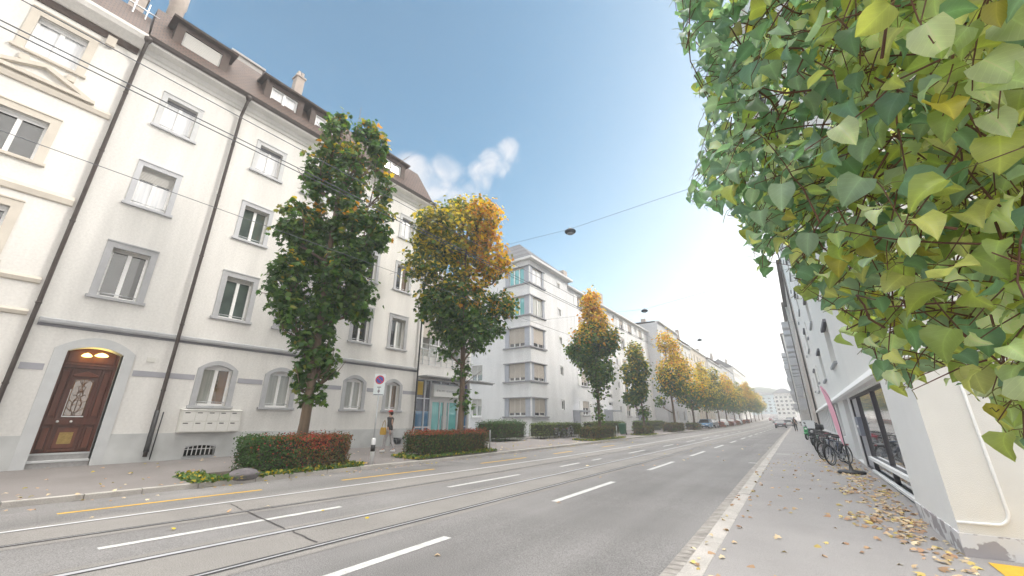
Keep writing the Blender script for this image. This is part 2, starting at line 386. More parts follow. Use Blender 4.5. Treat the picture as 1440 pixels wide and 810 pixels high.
sheet('track_bed', lambda y: R2(y) - .25, lambda y: R3(y) + .25, lambda x, y: G(y) + .004, lambda x, y: G(y) + .004, M_bed)
M_patch = mat('asphalt_patch', (.20, .192, .19), .9, var=.25, vscale=1.5, bump=.5, bscale=170, fine=.35, fscale=80)
for x0, x1, y0, y1 in ((-11.9, -10.9, 9.2, 12.4), (-4.2, -3.0, 30, 37)):
    mb = MB(); mb.add([(x0, y0, G(y0) + .004), (x1, y0 + .03, G(y0) + .004), (x1 - .02, y1, G(y1) + .004), (x0 + .02, y1, G(y1) + .004)], [(0, 1, 2, 3)]); tag(mb.build('road_patch', M_patch), kind='structure')
for a, b in ((1.7, 5.0), (7.0, 10.3), (12.6, 15.6), (18, 20), (24, 26)): strip('yellow_line', YL, 0.12, a, b, 0.004, M_yellow)
for a, b in ((-4.6, -1.3), (1.67, 5.0), (7.86, 10.8), (13.4, 14.9), (16.1, 17.0), (20.4, 23.0), (26.6, 29), (33, 36), (39, 42), (45, 48), (51, 54), (57, 60), (63, 66)):
    strip('lane_dash', CD, 0.13, a, b, 0.004, M_wpaint)
for k in range(20):
    a = 1.45 + 6.35 * k; strip('lane_dash', lambda y: -4.47 - 0.002 * y, 0.15, a, a + 3.25, 0.004, M_wpaint)
for a, b, x0, x1 in ((18.5, 18.66, -2.02, -1.66), (23.0, 23.16, -1.4, -0.78)):
    z = 0.006 if x1 < -1.5 else 0.062
    mb = MB(); mb.add([(x0, a, G(a) + z), (x1, a, G(a) + z), (x1, b, G(b) + z), (x0, b, G(b) + z)], [(0, 1, 2, 3)]); tag(mb.build('bay_mark', M_wpaint), kind='structure')
mb = MB(); mb.add([(1.36, 6.3, pr(1.4, 6.3) + .006), (2.9, 6.3, pr(2, 6.3) + .006), (2.9, 7.1, pr(2, 7.1) + .006), (1.36, 7.1, pr(1.4, 7.1) + .006)], [(0, 1, 2, 3)])
tag(mb.build('yellow_forecourt_mark', M_yellow), kind='structure')
# tar seams
def seam(pts, w):
    mb = MB(); P = []
    for (x0, y0), (x1, y1) in zip(pts[:-1], pts[1:]):
        for k in range(8):
            t = k / 8; P.append((x0 + (x1 - x0) * t, y0 + (y1 - y0) * t + random.uniform(-.012, .012)))
    P.append(pts[-1]); vs = []; fs = []
    for x, y in P: vs += [(x, y - w / 2, G(y) + .0095), (x, y + w / 2, G(y) + .0095)]
    for i in range(len(P) - 1): fs.append((2 * i, 2 * i + 2, 2 * i + 3, 2 * i + 1))
    mb.add(vs, fs); tag(mb.build('road_joint', M_crack), kind='structure')
seam([(-9.7, 3.86), (-8.85, 3.75)], 0.02); seam([(-8.65, 3.75), (-6.85, 3.56)], 0.025); seam([(-6.6, 3.55), (-5.75, 3.47)], 0.03)

# ------------------------------------------------------------------ facades
def wall_panel(mb, F, u0, u1, v0, v1, ops, depth=0.28):
    us = sorted({u0, u1, *[a for o in ops for a in o[:2]]}); vs_ = sorted({v0, v1, *[a for o in ops for a in o[2:4]]})
    us = [u for u in us if u0 <= u <= u1]; vs_ = [v for v in vs_ if v0 <= v <= v1]
    for i in range(len(us) - 1):
        for j in range(len(vs_) - 1):
            cu, cv = (us[i] + us[i + 1]) / 2, (vs_[j] + vs_[j + 1]) / 2
            if any(o[0] < cu < o[1] and o[2] < cv < o[3] for o in ops): continue
            mb.add([F(us[i], vs_[j], 0), F(us[i + 1], vs_[j], 0), F(us[i + 1], vs_[j + 1], 0), F(us[i], vs_[j + 1], 0)], [(0, 1, 2, 3)])
    for a, b, c, d in [o[:4] for o in ops]:
        for p in (((a, c), (b, c)), ((b, c), (b, d)), ((b, d), (a, d)), ((a, d), (a, c))):
            (x0, y0), (x1, y1) = p
            mb.add([F(x0, y0, 0), F(x1, y1, 0), F(x1, y1, -depth), F(x0, y0, -depth)], [(0, 1, 2, 3)])
def arc(u0, u1, vs, rise, n=12):
    """points from (u0,vs) to (u1,vs) along a shallow arch"""
    return [(u0 + (u1 - u0) * k / n, vs + rise * (1 - (2 * k / n - 1) ** 2)) for k in range(n + 1)]
def window(b, F, u0, u1, v0, v1, pane, arch=0.0, sur=0.18, surm=None, blind=0.0, blindm=None, rail=True, sill=True, sillm=None,
           mull=1, depth=0.2, framem=None, transom=0.0, pane2=None, hood=False, name='window', box_h=0.0):
    surm = surm or M_trim; sillm = sillm or surm; framem = framem or M_frame
    mb = MB()
    if sur:
        t = 0.035; bk = -0.03
        mb.fbox(F, u0 - sur, u0, v0 - 0.02, v1 - arch, bk, t); mb.fbox(F, u1, u1 + sur, v0 - 0.02, v1 - arch, bk, t)
        if arch:
            inn = arc(u0, u1, v1 - arch, arch); out_ = arc(u0 - sur, u1 + sur, v1 - arch, arch + sur * 0.9)
            n = len(inn)
            for k in range(n - 1):
                q = [inn[k], inn[k + 1], out_[k + 1], out_[k]]; mb.fprism(F, q, bk, t)
                # infill behind the arch
                mb.fprism(F, [inn[k], inn[k + 1], (inn[k + 1][0], v1 + 0.002), (inn[k][0], v1 + 0.002)], -depth - 0.05, bk)
            hw = M_trim
        else:
            mb.fbox(F, u0 - sur, u1 + sur, v1, v1 + sur * 1.05, bk, t + 0.002)
            mb.fbox(F, u0 - sur - 0.01, u1 + sur + 0.01, v1 + sur * 1.05, v1 + sur * 1.05 + 0.045, bk, t + 0.03)
        if hood:
            o1 = arc(u0 - sur * .6, u1 + sur * .6, v1 + sur * 0.42, 0.16); o2 = [(u, v + 0.025) for u, v in o1]
            for k in range(len(o1) - 1): mb.fprism(F, [o1[k], o1[k + 1], o2[k + 1], o2[k]], 0.0, t + 0.014)
    root = None
    if mb.v: root = mb.build(name, surm, b)
    fr = MB(); fw = 0.065; w0, w1 = -depth - 0.05, -depth + 0.02
    vt = v1 - 0.0
    fr.fbox(F, u0 + .002, u0 + fw, v0 + .002, vt, w0, w1); fr.fbox(F, u1 - fw, u1 - .002, v0 + .002, vt, w0, w1)
    fr.fbox(F, u0 + fw, u1 - fw, v0 + .002, v0 + fw * 1.3, w0, w1); fr.fbox(F, u0 + fw, u1 - fw, vt - fw - arch * .7, vt - .002, w0, w1)
    for k in range(mull):
        c = u0 + (u1 - u0) * (k + 1) / (mull + 1); fr.fbox(F, c - 0.055, c + 0.055, v0 + fw * 1.3, vt - fw - arch * .7, w0, w1 + 0.015)
    if transom: fr.fbox(F, u0 + fw, u1 - fw, transom - 0.035, transom + 0.035, w0, w1 + 0.01)
    fo = fr.build('frame' if root else name, framem, root or b)
    root = root or fo
    if pane2 and mull:
        c = (u0 + u1) / 2
        for a, d, pm in ((u0 + fw * .6, c, pane), (c, u1 - fw * .6, pane2)):
            m_ = MB(); m_.add([F(a, v0 + .03, -depth - .015), F(d, v0 + .03, -depth - .015), F(d, v1 - .03, -depth - .015), F(a, v1 - .03, -depth - .015)], [(0, 1, 2, 3)]); m_.build('pane', pm, root)
    else:
        m_ = MB(); m_.add([F(u0 + fw * .6, v0 + .03, -depth - .015), F(u1 - fw * .6, v0 + .03, -depth - .015), F(u1 - fw * .6, v1 - .03, -depth - .015), F(u0 + fw * .6, v1 - .03, -depth - .015)], [(0, 1, 2, 3)]); m_.build('pane', pane, root)
    if sill:
        m_ = MB(); m_.fbox(F, u0 - sur - 0.06, u1 + sur + 0.06, v0 - 0.10, v0 - 0.002, -depth, 0.10); m_.build('sill', sillm, root, bevel=0.008)
    if blind:
        m_ = MB(); n = max(2, int((blind) / 0.055)); h = blind / n
        for k in range(n): m_.fbox(F, u0 + .02, u1 - .02, v1 - (k + 1) * h + .006, v1 - k * h - .003, -depth + .03, -depth + .055)
        m_.build('blind', blindm or M_blind, root)
    if rail:
        m_ = MB()
        for z in (0.14,) : m_.tube([F(u0 - .01, v0 + z, -.06), F(u1 + .01, v0 + z, -.06)], 0.014, 6)
        for u in (u0 + .06, u1 - .06): m_.tube([F(u, v0 - .01, -.06), F(u, v0 + .14, -.06)], 0.009, 5)
        m_.build('guard_rail', M_metal, root)
    return root
def core(mb, F, u0, u1, v0, v1, wback=-11.0, wf=-0.30, roof=True):
    """the body of a building behind its street wall"""
    mb.fbox(F, u0 + .012, u1 - .012, v0, v1 - .012, wback, wf)
    for u in (u0, u1): mb.add([F(u, v0, 0), F(u, v1, 0), F(u, v1, wf), F(u, v0, wf)], [(0, 1, 2, 3)])
    mb.add([F(u0, v1, 0), F(u1, v1, 0), F(u1, v1, wf - .02), F(u0, v1, wf - .02)], [(0, 1, 2, 3)])
    mb.fbox(F, u0, u1, v0, v1, wback - .02, wf - .02)

FL = fac((-18.5, 0, 0), (0, 1, 0), (1, 0, 0))       # left street facades: u = y, w towards the road
# ------------------------------------------------------------------ main apartment house
HB = thing('apartment_house', 'white four storey apartment house with grey window surrounds, brown dormers and carved oak door', 'apartment house', (-18.5, 8.4, -1.3))
U0, U1, ZB, ZT = 0.86, 16.12, -1.75, 13.85
colsG = [(5.94, 0.98), (8.35, 1.0), (12.0, 0.95), (14.42, 0.9)]
cols = [(2.47, 1.0), (5.95, 1.0), (8.25, 1.0), (11.95, 0.98), (14.37, 0.98)]
ops = []; wins = []
for i, (c, w) in enumerate(colsG): ops.append((c - w / 2, c + w / 2, 0.55, 2.08)); wins.append(('g', i, ops[-1]))
for f, (a, bb) in enumerate(((3.98, 5.74), (7.52, 9.12), (10.98, 12.38))):
    for i, (c, w) in enumerate(cols): ops.append((c - w / 2, c + w / 2, a, bb)); wins.append((f + 1, i, ops[-1]))
DOOR = (1.80, 3.10, -1.75, 2.28); ops.append(DOOR)
BW = [(5.47, 6.43, -1.22, -0.86), (11.15, 11.95, -1.2, -0.9), (14.5, 15.3, -1.2, -0.88)]; ops += BW
mb = MB(); wall_panel(mb, FL, U0, U1, -0.41, ZT, [o for o in ops if o[2] > -0.42 or o is DOOR or True], 0.30)
core(mb, FL, U0, U1, ZB, ZT, wf=-1.0); mb.build('wall', M_white, HB)
mb = MB(); Fp = fac((-18.46, 0, 0), (0, 1, 0), (1, 0, 0))
wall_panel(mb, Fp, U0, U1, ZB, -0.41, [o for o in [DOOR] + BW], 0.33)
mb.add([Fp(U0, -.41, 0), Fp(DOOR[0], -.41, 0), Fp(DOOR[0], -.41, -.06), Fp(U0, -.41, -.06)], [(0, 1, 2, 3)])
mb.add([Fp(DOOR[1], -.41, 0), Fp(U1, -.41, 0), Fp(U1, -.41, -.06), Fp(DOOR[1], -.41, -.06)], [(0, 1, 2, 3)])
mb.build('plinth', M_plinth, HB)
mb = MB(); mb.fprof(FL, [(2.78, -.02), (2.78, .03), (2.86, .04), (2.86, -.02)], U0 + .12, U1); mb.build('string_course_dark_band', M_band, HB)  # dark grey band below the ledge
mb = MB(); mb.fprof(FL, [(2.862, -.02), (2.862, .09), (2.92, .12), (3.0, .12), (3.04, .02), (3.04, -.02)], U0 + .12, U1); mb.build('string_course', M_trim, HB)
spans = [(U0 + .1, 1.44), (3.46, colsG[0][0] - .72)]
for k in range(3): spans.append((colsG[k][0] + .74, colsG[k + 1][0] - .74))
spans.append((colsG[3][0] + .7, U1))
for a, b2 in spans:
    mb = MB(); mb.fbox(FL, a, b2, 1.46, 1.65, -.02, .012); mb.build('painted_stripe', M_stripe, HB)
paneG = [(M_gl_cur, M_gl_warm), (M_gl_cur, M_gl_cur), (M_gl_cur, M_gl_cur), (M_gl_cur, M_gl_warm)]
for f, i, (a, b2, c, d) in wins:
    if f == 'g': window(HB, FL, a, b2, c, d, paneG[i][0], arch=0.16, sur=0.19, surm=M_trim, pane2=paneG[i][1], depth=0.2, sillm=M_trim)
    elif f == 1: window(HB, FL, a, b2, c, d, [M_gl_dark, M_gl_grn, M_gl_cur, M_gl_dark, M_gl_dark][i], sur=0.19, surm=M_trim, blind=[0.12, 0.16, .2, .25, .12][i], pane2=[None, None, None, None, M_gl_cur][i])
    elif f == 2: window(HB, FL, a, b2, c, d, [M_gl_sky, M_gl_grn, M_gl_cur, M_gl_dark, M_gl_dark][i], sur=0.16, surm=M_ltrim, blind=[0.5, 0.1, .3, .1, .1][i], pane2=[None, None, M_gl_dark, None, M_gl_warm][i])
    else: window(HB, FL, a, b2, c, d, M_gl_sky, sur=0.17, surm=M_palestone, sillm=M_ltrim, blind=0.1, hood=True, blindm=M_band)
# arched entrance: surround, door, steps, lamps
mb = MB(); inn = arc(DOOR[0], DOOR[1], 2.10, 0.18); out_ = arc(DOOR[0] - .29, DOOR[1] + .29, 2.16, 0.42)
for k in range(len(inn) - 1):
    mb.fprism(FL, [inn[k], inn[k + 1], out_[k + 1], out_[k]], -.03, .05)
    mb.fprism(FL, [inn[k], inn[k + 1], (inn[k + 1][0], 2.283), (inn[k][0], 2.283)], -.42, -.03)
mb.fprism(FL, [(DOOR[0] - .29, -1.5), (DOOR[0], -1.5), (DOOR[0], 2.10), (DOOR[0] - .29, 2.16)], -.03, .052)
mb.fprism(FL, [(DOOR[1], -1.5), (DOOR[1] + .29, -1.5), (DOOR[1] + .29, 2.16), (DOOR[1], 2.10)], -.03, .052)
mb.fbox(FL, DOOR[0] - .02, DOOR[0] + .001, -1.5, 2.2, -.9, -.28); mb.fbox(FL, DOOR[1] - .001, DOOR[1] + .02, -1.5, 2.2, -.9, -.28)
mb.build('door_surround', M_palestone, HB, bevel=0.01)
mb = MB()
mb.fbox(FL, DOOR[0], DOOR[1], -1.5, -1.13, -.9, -.06); mb.fbox(FL, DOOR[0], DOOR[1], -1.13, -.93, -.9, -.32)
mb.build('step', M_step, HB)
mb = MB(); mb.fbox(FL, DOOR[0] - .001, DOOR[1] + .001, -.98, -.93, -.9, -.29); mb.fbox(FL, DOOR[0] - .001, DOOR[1] + .001, -1.18, -1.128, -.9, -.03); mb.build('step_nosing', M_palestone, HB)
wd = -.42
mb = MB(); da, db_ = DOOR[0], DOOR[1]
mb.fbox(FL, da, db_, -.93, 2.27, wd - .08, wd)
mb.fbox(FL, da, da + .08, -.93, 2.2, wd, wd + .06); mb.fbox(FL, db_ - .08, db_, -.93, 2.2, wd, wd + .06)
mb.fbox(FL, da, db_, 1.62, 1.76, wd, wd + .09); mb.fbox(FL, da, db_, 1.70, 1.73, wd + .09, wd + .12)
mb.fbox(FL, da + .28, da + .33, -.9, 1.62, wd, wd + .05); mb.fbox(FL, db_ - .33, db_ - .28, -.9, 1.62, wd, wd + .05)
mb.fbox(FL, da + .08, db_ - .08, -.12, .06, wd, wd + .07)
door = mb.build('door', M_wood, HB, bevel=0.006)
mb = MB()
for a, b2 in ((da + .11, da + .25), (db_ - .25, db_ - .11)):
    mb.fbox(FL, a, b2, .14, 1.52, wd, wd + .035); mb.fbox(FL, a, b2, -.82, -.2, wd, wd + .035)
mb.fbox(FL, da + .42, db_ - .42, -.8, -.2, wd, wd + .03); mb.fbox(FL, da + .36, db_ - .36, -.9, -.84, wd, wd + .05)
mb.fprism(FL, [(da + .36, 1.36), (db_ - .36, 1.36), (db_ - .36, 1.41), ((da + db_) / 2, 1.54), (da + .36, 1.41)], wd, wd + .06)
mb.fbox(FL, da + .1, db_ - .1, 1.8, 2.15, wd, wd + .02)
mb.build('door_panel', M_wood2, door, bevel=0.012)
M_brass = mat('dull_brass', (0.42, 0.29, 0.10), 0.45, metal=0.6, var=0.3, vscale=20)
mb = MB(); mb.fbox(FL, da + .50, db_ - .50, -.68, -.34, wd + .03, wd + .036); mb.build('kick_plate', M_brass, door)
gu0, gu1, gv0, gv1 = da + .44, db_ - .44, .16, 1.26
mb = MB(); mb.fbox(FL, gu0, gu1, gv0, gv1, wd, wd + .012); mb.build('door_window', M_gl_warm, door)
mb = MB()
cx_, cz_ = (gu0 + gu1) / 2, (gv0 + gv1) / 2
for k in range(7):
    for sgn in (-1, 1):
        z0 = gv0 + .08 + k * .15
        pts = [(cx_ + sgn * (.02 + .07 * t / 9 * (1.3 + math.sin(k))) * 1.0 + sgn * .05 * math.sin(t * .75), z0 + .1 * math.sin(t * .6 + k)) for t in range(10)]
        mb.tube([FL(min(max(u, gu0), gu1), v, wd + .03) for u, v in pts], .008, 5)
for u in (gu0, gu1): mb.tube([FL(u, gv0, wd + .03), FL(u, gv1 - .06, wd + .03)], .012, 5)
mb.tube([FL(u, v, wd + .03) for u, v in arc(gu0, gu1, gv1 - .06, .08)], .012, 5); mb.tube([FL(cx_, gv0, wd + .03), FL(cx_, gv1, wd + .03)], .008, 5)
mb.build('door_grille', mat('bronze_grille', (0.20, 0.10, 0.045), 0.5, metal=0.5), door)
mb = MB(); mb.fbox(FL, gu0 - .03, gu1 + .03, gv0 - .045, gv0 - .015, wd, wd + .05); mb.fbox(FL, gu0 - .03, gu0 - .015, gv0 - .02, gv1 - .3, wd, wd + .03); mb.build('window_ledge', M_frame, door)
for u in (da + .36, cx_): 
    mb = MB(); mb.ell(FL(u, -.02, wd + .1), (.035, .035, .035), 10, 6); mb.build('door_knob', M_frame, door)
mb = MB()
for u, v, r in ((2.28, 2.06, .13), (2.62, 2.10, .17)): mb.lathe(FL(u, v - .05, -.22), [(0.001, .10), (r * .6, .06), (r, 0), (r * .7, -.03), (.001, -.045)], 14)
mb.build('porch_lamp', M_lampwarm, HB)
for k, (a, b2, c, d) in enumerate(BW):
    fm = MB(); fm.fbox(FL, a, b2, c, d, -.34, -.27); bwo = fm.build('basement_window', M_dark, HB)
    gm = MB()
    n = 7
    for j in range(n + 1): u = a + (b2 - a) * j / n; gm.fbox(FL, u - .014, u + .014, c + .02, d, -.10, -.072)
    gm.fbox(FL, a, b2, c + .22, c + .245, -.11, -.06)
    gm.build('grille', M_frame if k < 2 else M_metal, bwo)
    fm = MB(); arcs = arc(a, b2, d - .08, .08)
    for j in range(len(arcs) - 1): fm.fprism(FL, [arcs[j], arcs[j + 1], (arcs[j + 1][0], d + .02), (arcs[j][0], d + .02)], -.3, .038)
    fm.fbox(FL, a - .04, b2 + .04, c - .05, c, -.2, .06); fm.build('sill', M_trim, bwo)
# cornice, gutter, roof, dormers
mb = MB(); mb.fprof(FL, [(13.55, -.02), (13.55, .05), (13.66, .09), (13.70, .16), (13.86, .22), (13.93, .52), (14.05, .55), (14.05, -.02)], U0, U1); mb.build('cornice', M_white, HB)
mb = MB(); mb.fprof(FL, [(14.052, .30), (14.052, .60), (14.19, .66), (14.19, .56), (14.10, .5), (14.10, .3)], U0 - .05, U1 + .05)
mb.fbox(FL, U0, U1, 14.0, 14.04, .552, .575); mb.build('gutter', M_dpipe, HB)
mb = MB(); mb.fprof(FL, [(14.06, .48), (17.6, -1.7), (18.3, -5.5), (14.06, -11)], U0, U1); mb.build('roof', M_tile, HB)
def dormer(b, F, c, w, z0, z1, wf, pane, blind, slats):
    mb = MB(); h = w / 2
    for a, b2 in ((c - h, c - h + .3), (c + h - .3, c + h)): mb.fbox(F, a, b2, z0, z1, wf - 1.8, wf)
    mb.fbox(F, c - h + .3, c + h - .3, z0, z0 + .12, wf - .4, wf); mb.fbox(F, c - h + .3, c + h - .3, z1 - .22, z1, wf - 1.8, wf)
    d = mb.build('dormer', M_brown, b)
    mb = MB(); mb.fprof(F, [(z1, wf + .22), (z1 + .09, wf + .25), (z1 + .42, wf - 2.6), (z1 + .1, wf - 2.6)], c - h - .22, c + h + .22); mb.build('dormer_roof', M_brown, d)
    u0, u1 = c - h + .3, c + h - .3
    mb = MB(); mb.add([F(u0, z0 + .1, wf - .16), F(u1, z0 + .1, wf - .16), F(u1, z1 - .2, wf - .16), F(u0, z1 - .2, wf - .16)], [(0, 1, 2, 3)]); mb.build('pane', pane, d)
    mb = MB()
    mb.fbox(F, u0, u0 + .07, z0 + .12, z1 - .22, wf - .2, wf - .08); mb.fbox(F, u1 - .07, u1, z0 + .12, z1 - .22, wf - .2, wf - .08); mb.fbox(F, c - .06, c + .06, z0 + .12, z1 - .22, wf - .2, wf - .08)
    mb.fbox(F, u0, u1, z0 + .12, z0 + .19, wf - .2, wf - .081); mb.fbox(F, u0, u1, z1 - .29, z1 - .22, wf - .2, wf - .081); mb.build('frame', M_frame, d)
    if slats:
        mb = MB(); n = 16; hh = (z1 - z0 - .36) / n
        for k in range(n): mb.fbox(F, u0 + .03, u1 - .03, z0 + .13 + k * hh, z0 + .13 + k * hh + hh * .82, wf - .085, wf - .05)
        mb.build('shutter', mat('white_slats', (.50, .49, .47), .5), d)
for c, w, sl in ((2.50, 2.0, True), (6.05, 1.9, False), (8.35, 1.9, False), (12.85, 2.1, False)):
    dormer(HB, FL, c, w, 14.75, 16.35, -.28, M_gl_sky, 0, sl)
M_chim = mat('chimney_render', (0.46, 0.40, 0.36), 0.9, var=0.2, vscale=4)
mb = MB(); mb.box(-21.6, -20.8, 3.9, 5.35, 16.4, 18.4); mb.box(-21.7, -20.7, 3.8, 5.45, 18.4, 18.52); mb.build('chimney', mat('sheet_metal_chimney', (.40, .38, .37), .6, var=.15, vscale=4), HB)
mb = MB(); mb.box(-21.3, -20.8, 7.05, 7.5, 16.4, 19.6); mb.box(-21.36, -20.74, 6.99, 7.56, 19.6, 19.7); mb.box(-21.2, -20.9, 7.1, 7.25, 19.7, 20.1); mb.box(-21.2, -20.9, 7.3, 7.45, 19.7, 20.1); mb.build('chimney', M_chim, HB)
mb = MB(); mb.lathe((-20.9, 1.45, 0), [(.3, 16.4), (.3, 18.9), (.34, 19.0), (.3, 20.5)], 16); mb.build('flue_pipe', M_chim, HB)
# downpipes
def downpipe(b, y, x0=-18.35, zbot=-1.3, top=13.9, kick=None, r=.055, m=None):
    mb = MB()
    pts = [(-17.95, y, 14.05), (-17.97, y, 13.85), (-18.2, y, 13.45), (x0, y, 13.2), (x0, y, zbot + .9)]
    mb.lathe((-17.95, y, 13.86), [(.07, 0), (.12, .12), (.13, .22)], 10)
    if kick: pts += [(x0, y, zbot + .7)] + [(x0 + .02, y + k, zbot + z) for k, z in kick]
    else: pts += [(x0, y, zbot)]
    mb.tube(pts, r, 10)
    for z in (1.0, 3.4, 6.2, 9, 11.6): mb.lathe((x0, y, z), [(r + .012, 0), (r + .012, .05)], 10)
    return mb.build('downpipe', m or M_dpipe, b)
downpipe(HB, 4.38, zbot=-1.15, kick=None, r=.06)
mb = MB(); mb.tube([(-18.35, 4.38, .35), (-18.35, 4.38, -.8), (-18.30, 4.37, -1.0)], [.072, .072, .078], 10); mb.tube([(-18.33, 4.55, .3), (-18.33, 4.52, -1.25)], .02, 6); mb.build('pipe_shoe', M_black, HB)
downpipe(HB, U1 - .12, zbot=-.95, kick=[(-.1, .35), (-.5, .1), (-.75, .02)], r=.05, m=M_black)
# small plate by the door
mb = MB(); mb.fbox(FL, 3.72, 3.95, 1.98, 2.12, -.01, .035); mb.build('house_lamp', M_mailbox, HB)
fix(HB)
# mailboxes under the ground floor window
MX = thing('mailbox_unit', 'cream bank of ten mailboxes fixed to the white wall under an arched window', 'mailboxes', (-18.4, 6.0, -.42))
mb = MB(); mb.fbox(FL, 5.06, 6.98, -.40, .36, .0, .30); mb.fprof(FL, [(.36, -.0), (.36, .33), (.38, .33), (.42, 0)], 5.04, 7.0); mb.build('cabinet', M_mailbox, MX, bevel=.008)
for j in range(2):
    for k in range(5):
        a = 5.09 + k * .374; z = -.37 + j * .365
        mb = MB(); mb.fbox(FL, a, a + .352, z, z + .335, .30, .314); d = mb.build('mailbox_door', mat('mailbox_front', (.70, .69, .66), .4), MX, bevel=.004)
        mb = MB(); mb.fbox(FL, a + .05, a + .20, z + .27, z + .30, .314, .318); mb.build('name_plate', M_black, d)
fix(MX)

# ------------------------------------------------------------------ cream neighbour house at the left edge
HN = thing('cream_house', 'cream corner house with stone cornice bands and a pedimented window at left edge', 'house', (-18.5, -4.5, -1.3))
u0, u1 = -9.0, 0.84; ops = []; lst = []
for cu in (-1.02, -4.6, -7.6):
    for a, b2 in ((0.4, 2.3), (4.5, 6.2), (7.86, 9.32), (11.55, 13.0)):
        o = (cu - .58, cu + .58, a, b2); ops.append(o); lst.append(o)
mb = MB(); wall_panel(mb, FL, u0, u1, ZB, 14.0, ops, .3); core(mb, FL, u0, u1, ZB, 14.0); mb.build('wall', M_cream, HN)
for k, (a, b2, c, d) in enumerate(lst):
    window(HN, FL, a, b2, c, d, M_gl_sky if c > 10 else M_gl_dark, sur=.22, surm=M_creamtrim, rail=False, blind=.16, blindm=M_frame, mull=1, box_h=.1)
mb = MB()
for z, h in ((10.30, .3), (6.72, .34), (4.0, .22), (3.0, .2)): mb.fprof(FL, [(z, -.02), (z + .03, .07), (z + h * .6, .10), (z + h, .04), (z + h, -.02)], u0, u1 - .12)
mb.build('cornice_band', M_creamtrim, HN)
mb = MB()
for s in (-1, 1): 
    o1 = [(-1.02, 11.14), (-1.02, 11.30), (-1.02 + s * 1.15, 10.75), (-1.02 + s * 1.15, 10.63)]
    mb.fprism(FL, o1, -.02, .16)
mb.fbox(FL, -2.3, .26, 10.60, 10.72, -.02, .17); mb.build('pediment', M_creamtrim, HN)
for q in ((-1.6, -1.4, 11.1, 11.32, -.02, .1), (-.55, -.35, 11.1, 11.32, -.02, .1), (-.1, .15, 13.2, 13.6, -.02, .16)):
    mb = MB(); mb.fbox(FL, *q); mb.build('bracket', M_creamtrim, HN)
mb = MB(); mb.fprof(FL, [(13.5, -.02), (13.5, .06), (13.72, .14), (13.72, -.02)], u0, u1 - .1); mb.build('dark_eave_board', M_brown, HN)
mb = MB(); mb.fprof(FL, [(13.722, -.02), (13.722, .2), (13.95, .5), (14.1, .58), (14.22, .58), (14.22, -.02)], u0, u1 - .02); mb.build('cornice', M_cream, HN)
mb = MB(); mb.fprof(FL, [(14.222, .45), (16.8, -1.6), (17.4, -6), (14.222, -11)], u0, u1 - .04); mb.build('roof', M_tile, HN)
dormer(HN, FL, -2.4, 2.1, 14.8, 16.4, -.3, M_gl_sky, 0, False)
mb = MB(); mb.box(-20.6, -20.1, 0.0, .5, 15.8, 17.6); mb.box(-20.65, -20.05, -.05, .55, 17.6, 17.7); mb.build('chimney', M_chim, HN)
mb = MB(); mb.tube([(-19.6, .2, 15.4), (-19.6, .2, 17.0)], .04, 6); mb.tube([(-19.6, .6, 15.4), (-19.6, .6, 17.0)], .03, 6); mb.tube([(-19.6, -.5, 16.6), (-19.6, 1.0, 16.6)], .03, 6); mb.build('roof_railing', M_metal, HN)
downpipe(HN, .84, zbot=-1.3, r=.06)
fix(HN)

# ------------------------------------------------------------------ glazed entrance pavilion with balconies
GE = thing('glazed_entrance_block', 'narrow block with blue glass entrance, white signboard and steel balcony railing above', 'entrance block', (-18.5, 18.6, -1.3))
FG = fac((-18.62, 0, 0), (0, 1, 0), (1, 0, 0))
gu0, gu1 = 16.16, 21.05
mb = MB()
ops = [(16.3, 20.9, -1.3, 2.45)] + [(16.45, 20.7, z, z + 2.45) for z in (3.85, 7.1)]
wall_panel(mb, FG, gu0, gu1, ZB, 9.9, ops, .9); core(mb, FG, gu0, gu1, ZB, 9.9, wf=-.92); mb.build('wall', M_white, GE)
mus = [16.3, 16.98, 17.46, 18.3, 19.1, 20.0, 20.45, 20.9]
def quadp(F, a, b2, c, d, w): 
    m_ = MB(); m_.add([F(a, c, w), F(b2, c, w), F(b2, d, w), F(a, d, w)], [(0, 1, 2, 3)]); return m_
rows = [(-1.25, -.36), (-.36, 1.3), (1.3, 2.45)]
for i, (a, b2) in enumerate(zip(mus[:-1], mus[1:])):
    if 2 <= i <= 4:
        quadp(FG, a, b2, 2.2, 2.45, -.12).build('pane', M_gl_navy, GE); continue
    for j, (c, d) in enumerate(rows):
        pm = [M_gl_navy, M_gl_navy, M_gl_navy][j]
        quadp(FG, a, b2, c, d, -.12).build('pane', pm, GE)
        if j < 2: quadp(FG, a + .03, b2 - .03, c + .04, min(d, .55) - .0, -.115).build('blue_screen', M_gl_blue, GE)
quadp(FG, 16.42, 16.86, 1.5, 2.3, -.114).build('poster', mat('yellow_poster', (.62, .42, .07), .6), GE)
quadp(FG, 20.1, 20.9, 1.4, 2.3, -.114).build('poster', mat('violet_poster', (.12, .09, .28), .6), GE)
mb = MB()
for u in mus: mb.fbox(FG, u - .035, u + .035, -1.3, 2.45, -.14, -.03)
for z in (-1.28, -.36, 1.3): mb.fbox(FG, 16.3, 17.46, z - .035, z + .035, -.14, -.032); mb.fbox(FG, 20.0, 20.9, z - .035, z + .035, -.14, -.032)
mb.fbox(FG, 16.3, 20.9, 2.39, 2.45, -.14, -.034); mb.fbox(FG, 17.46, 20.0, 2.16, 2.24, -.14, -.034)
mb.build('curtain_wall_frame', mat('pale_aluminium', (.62, .63, .66), .4, metal=.4), GE)
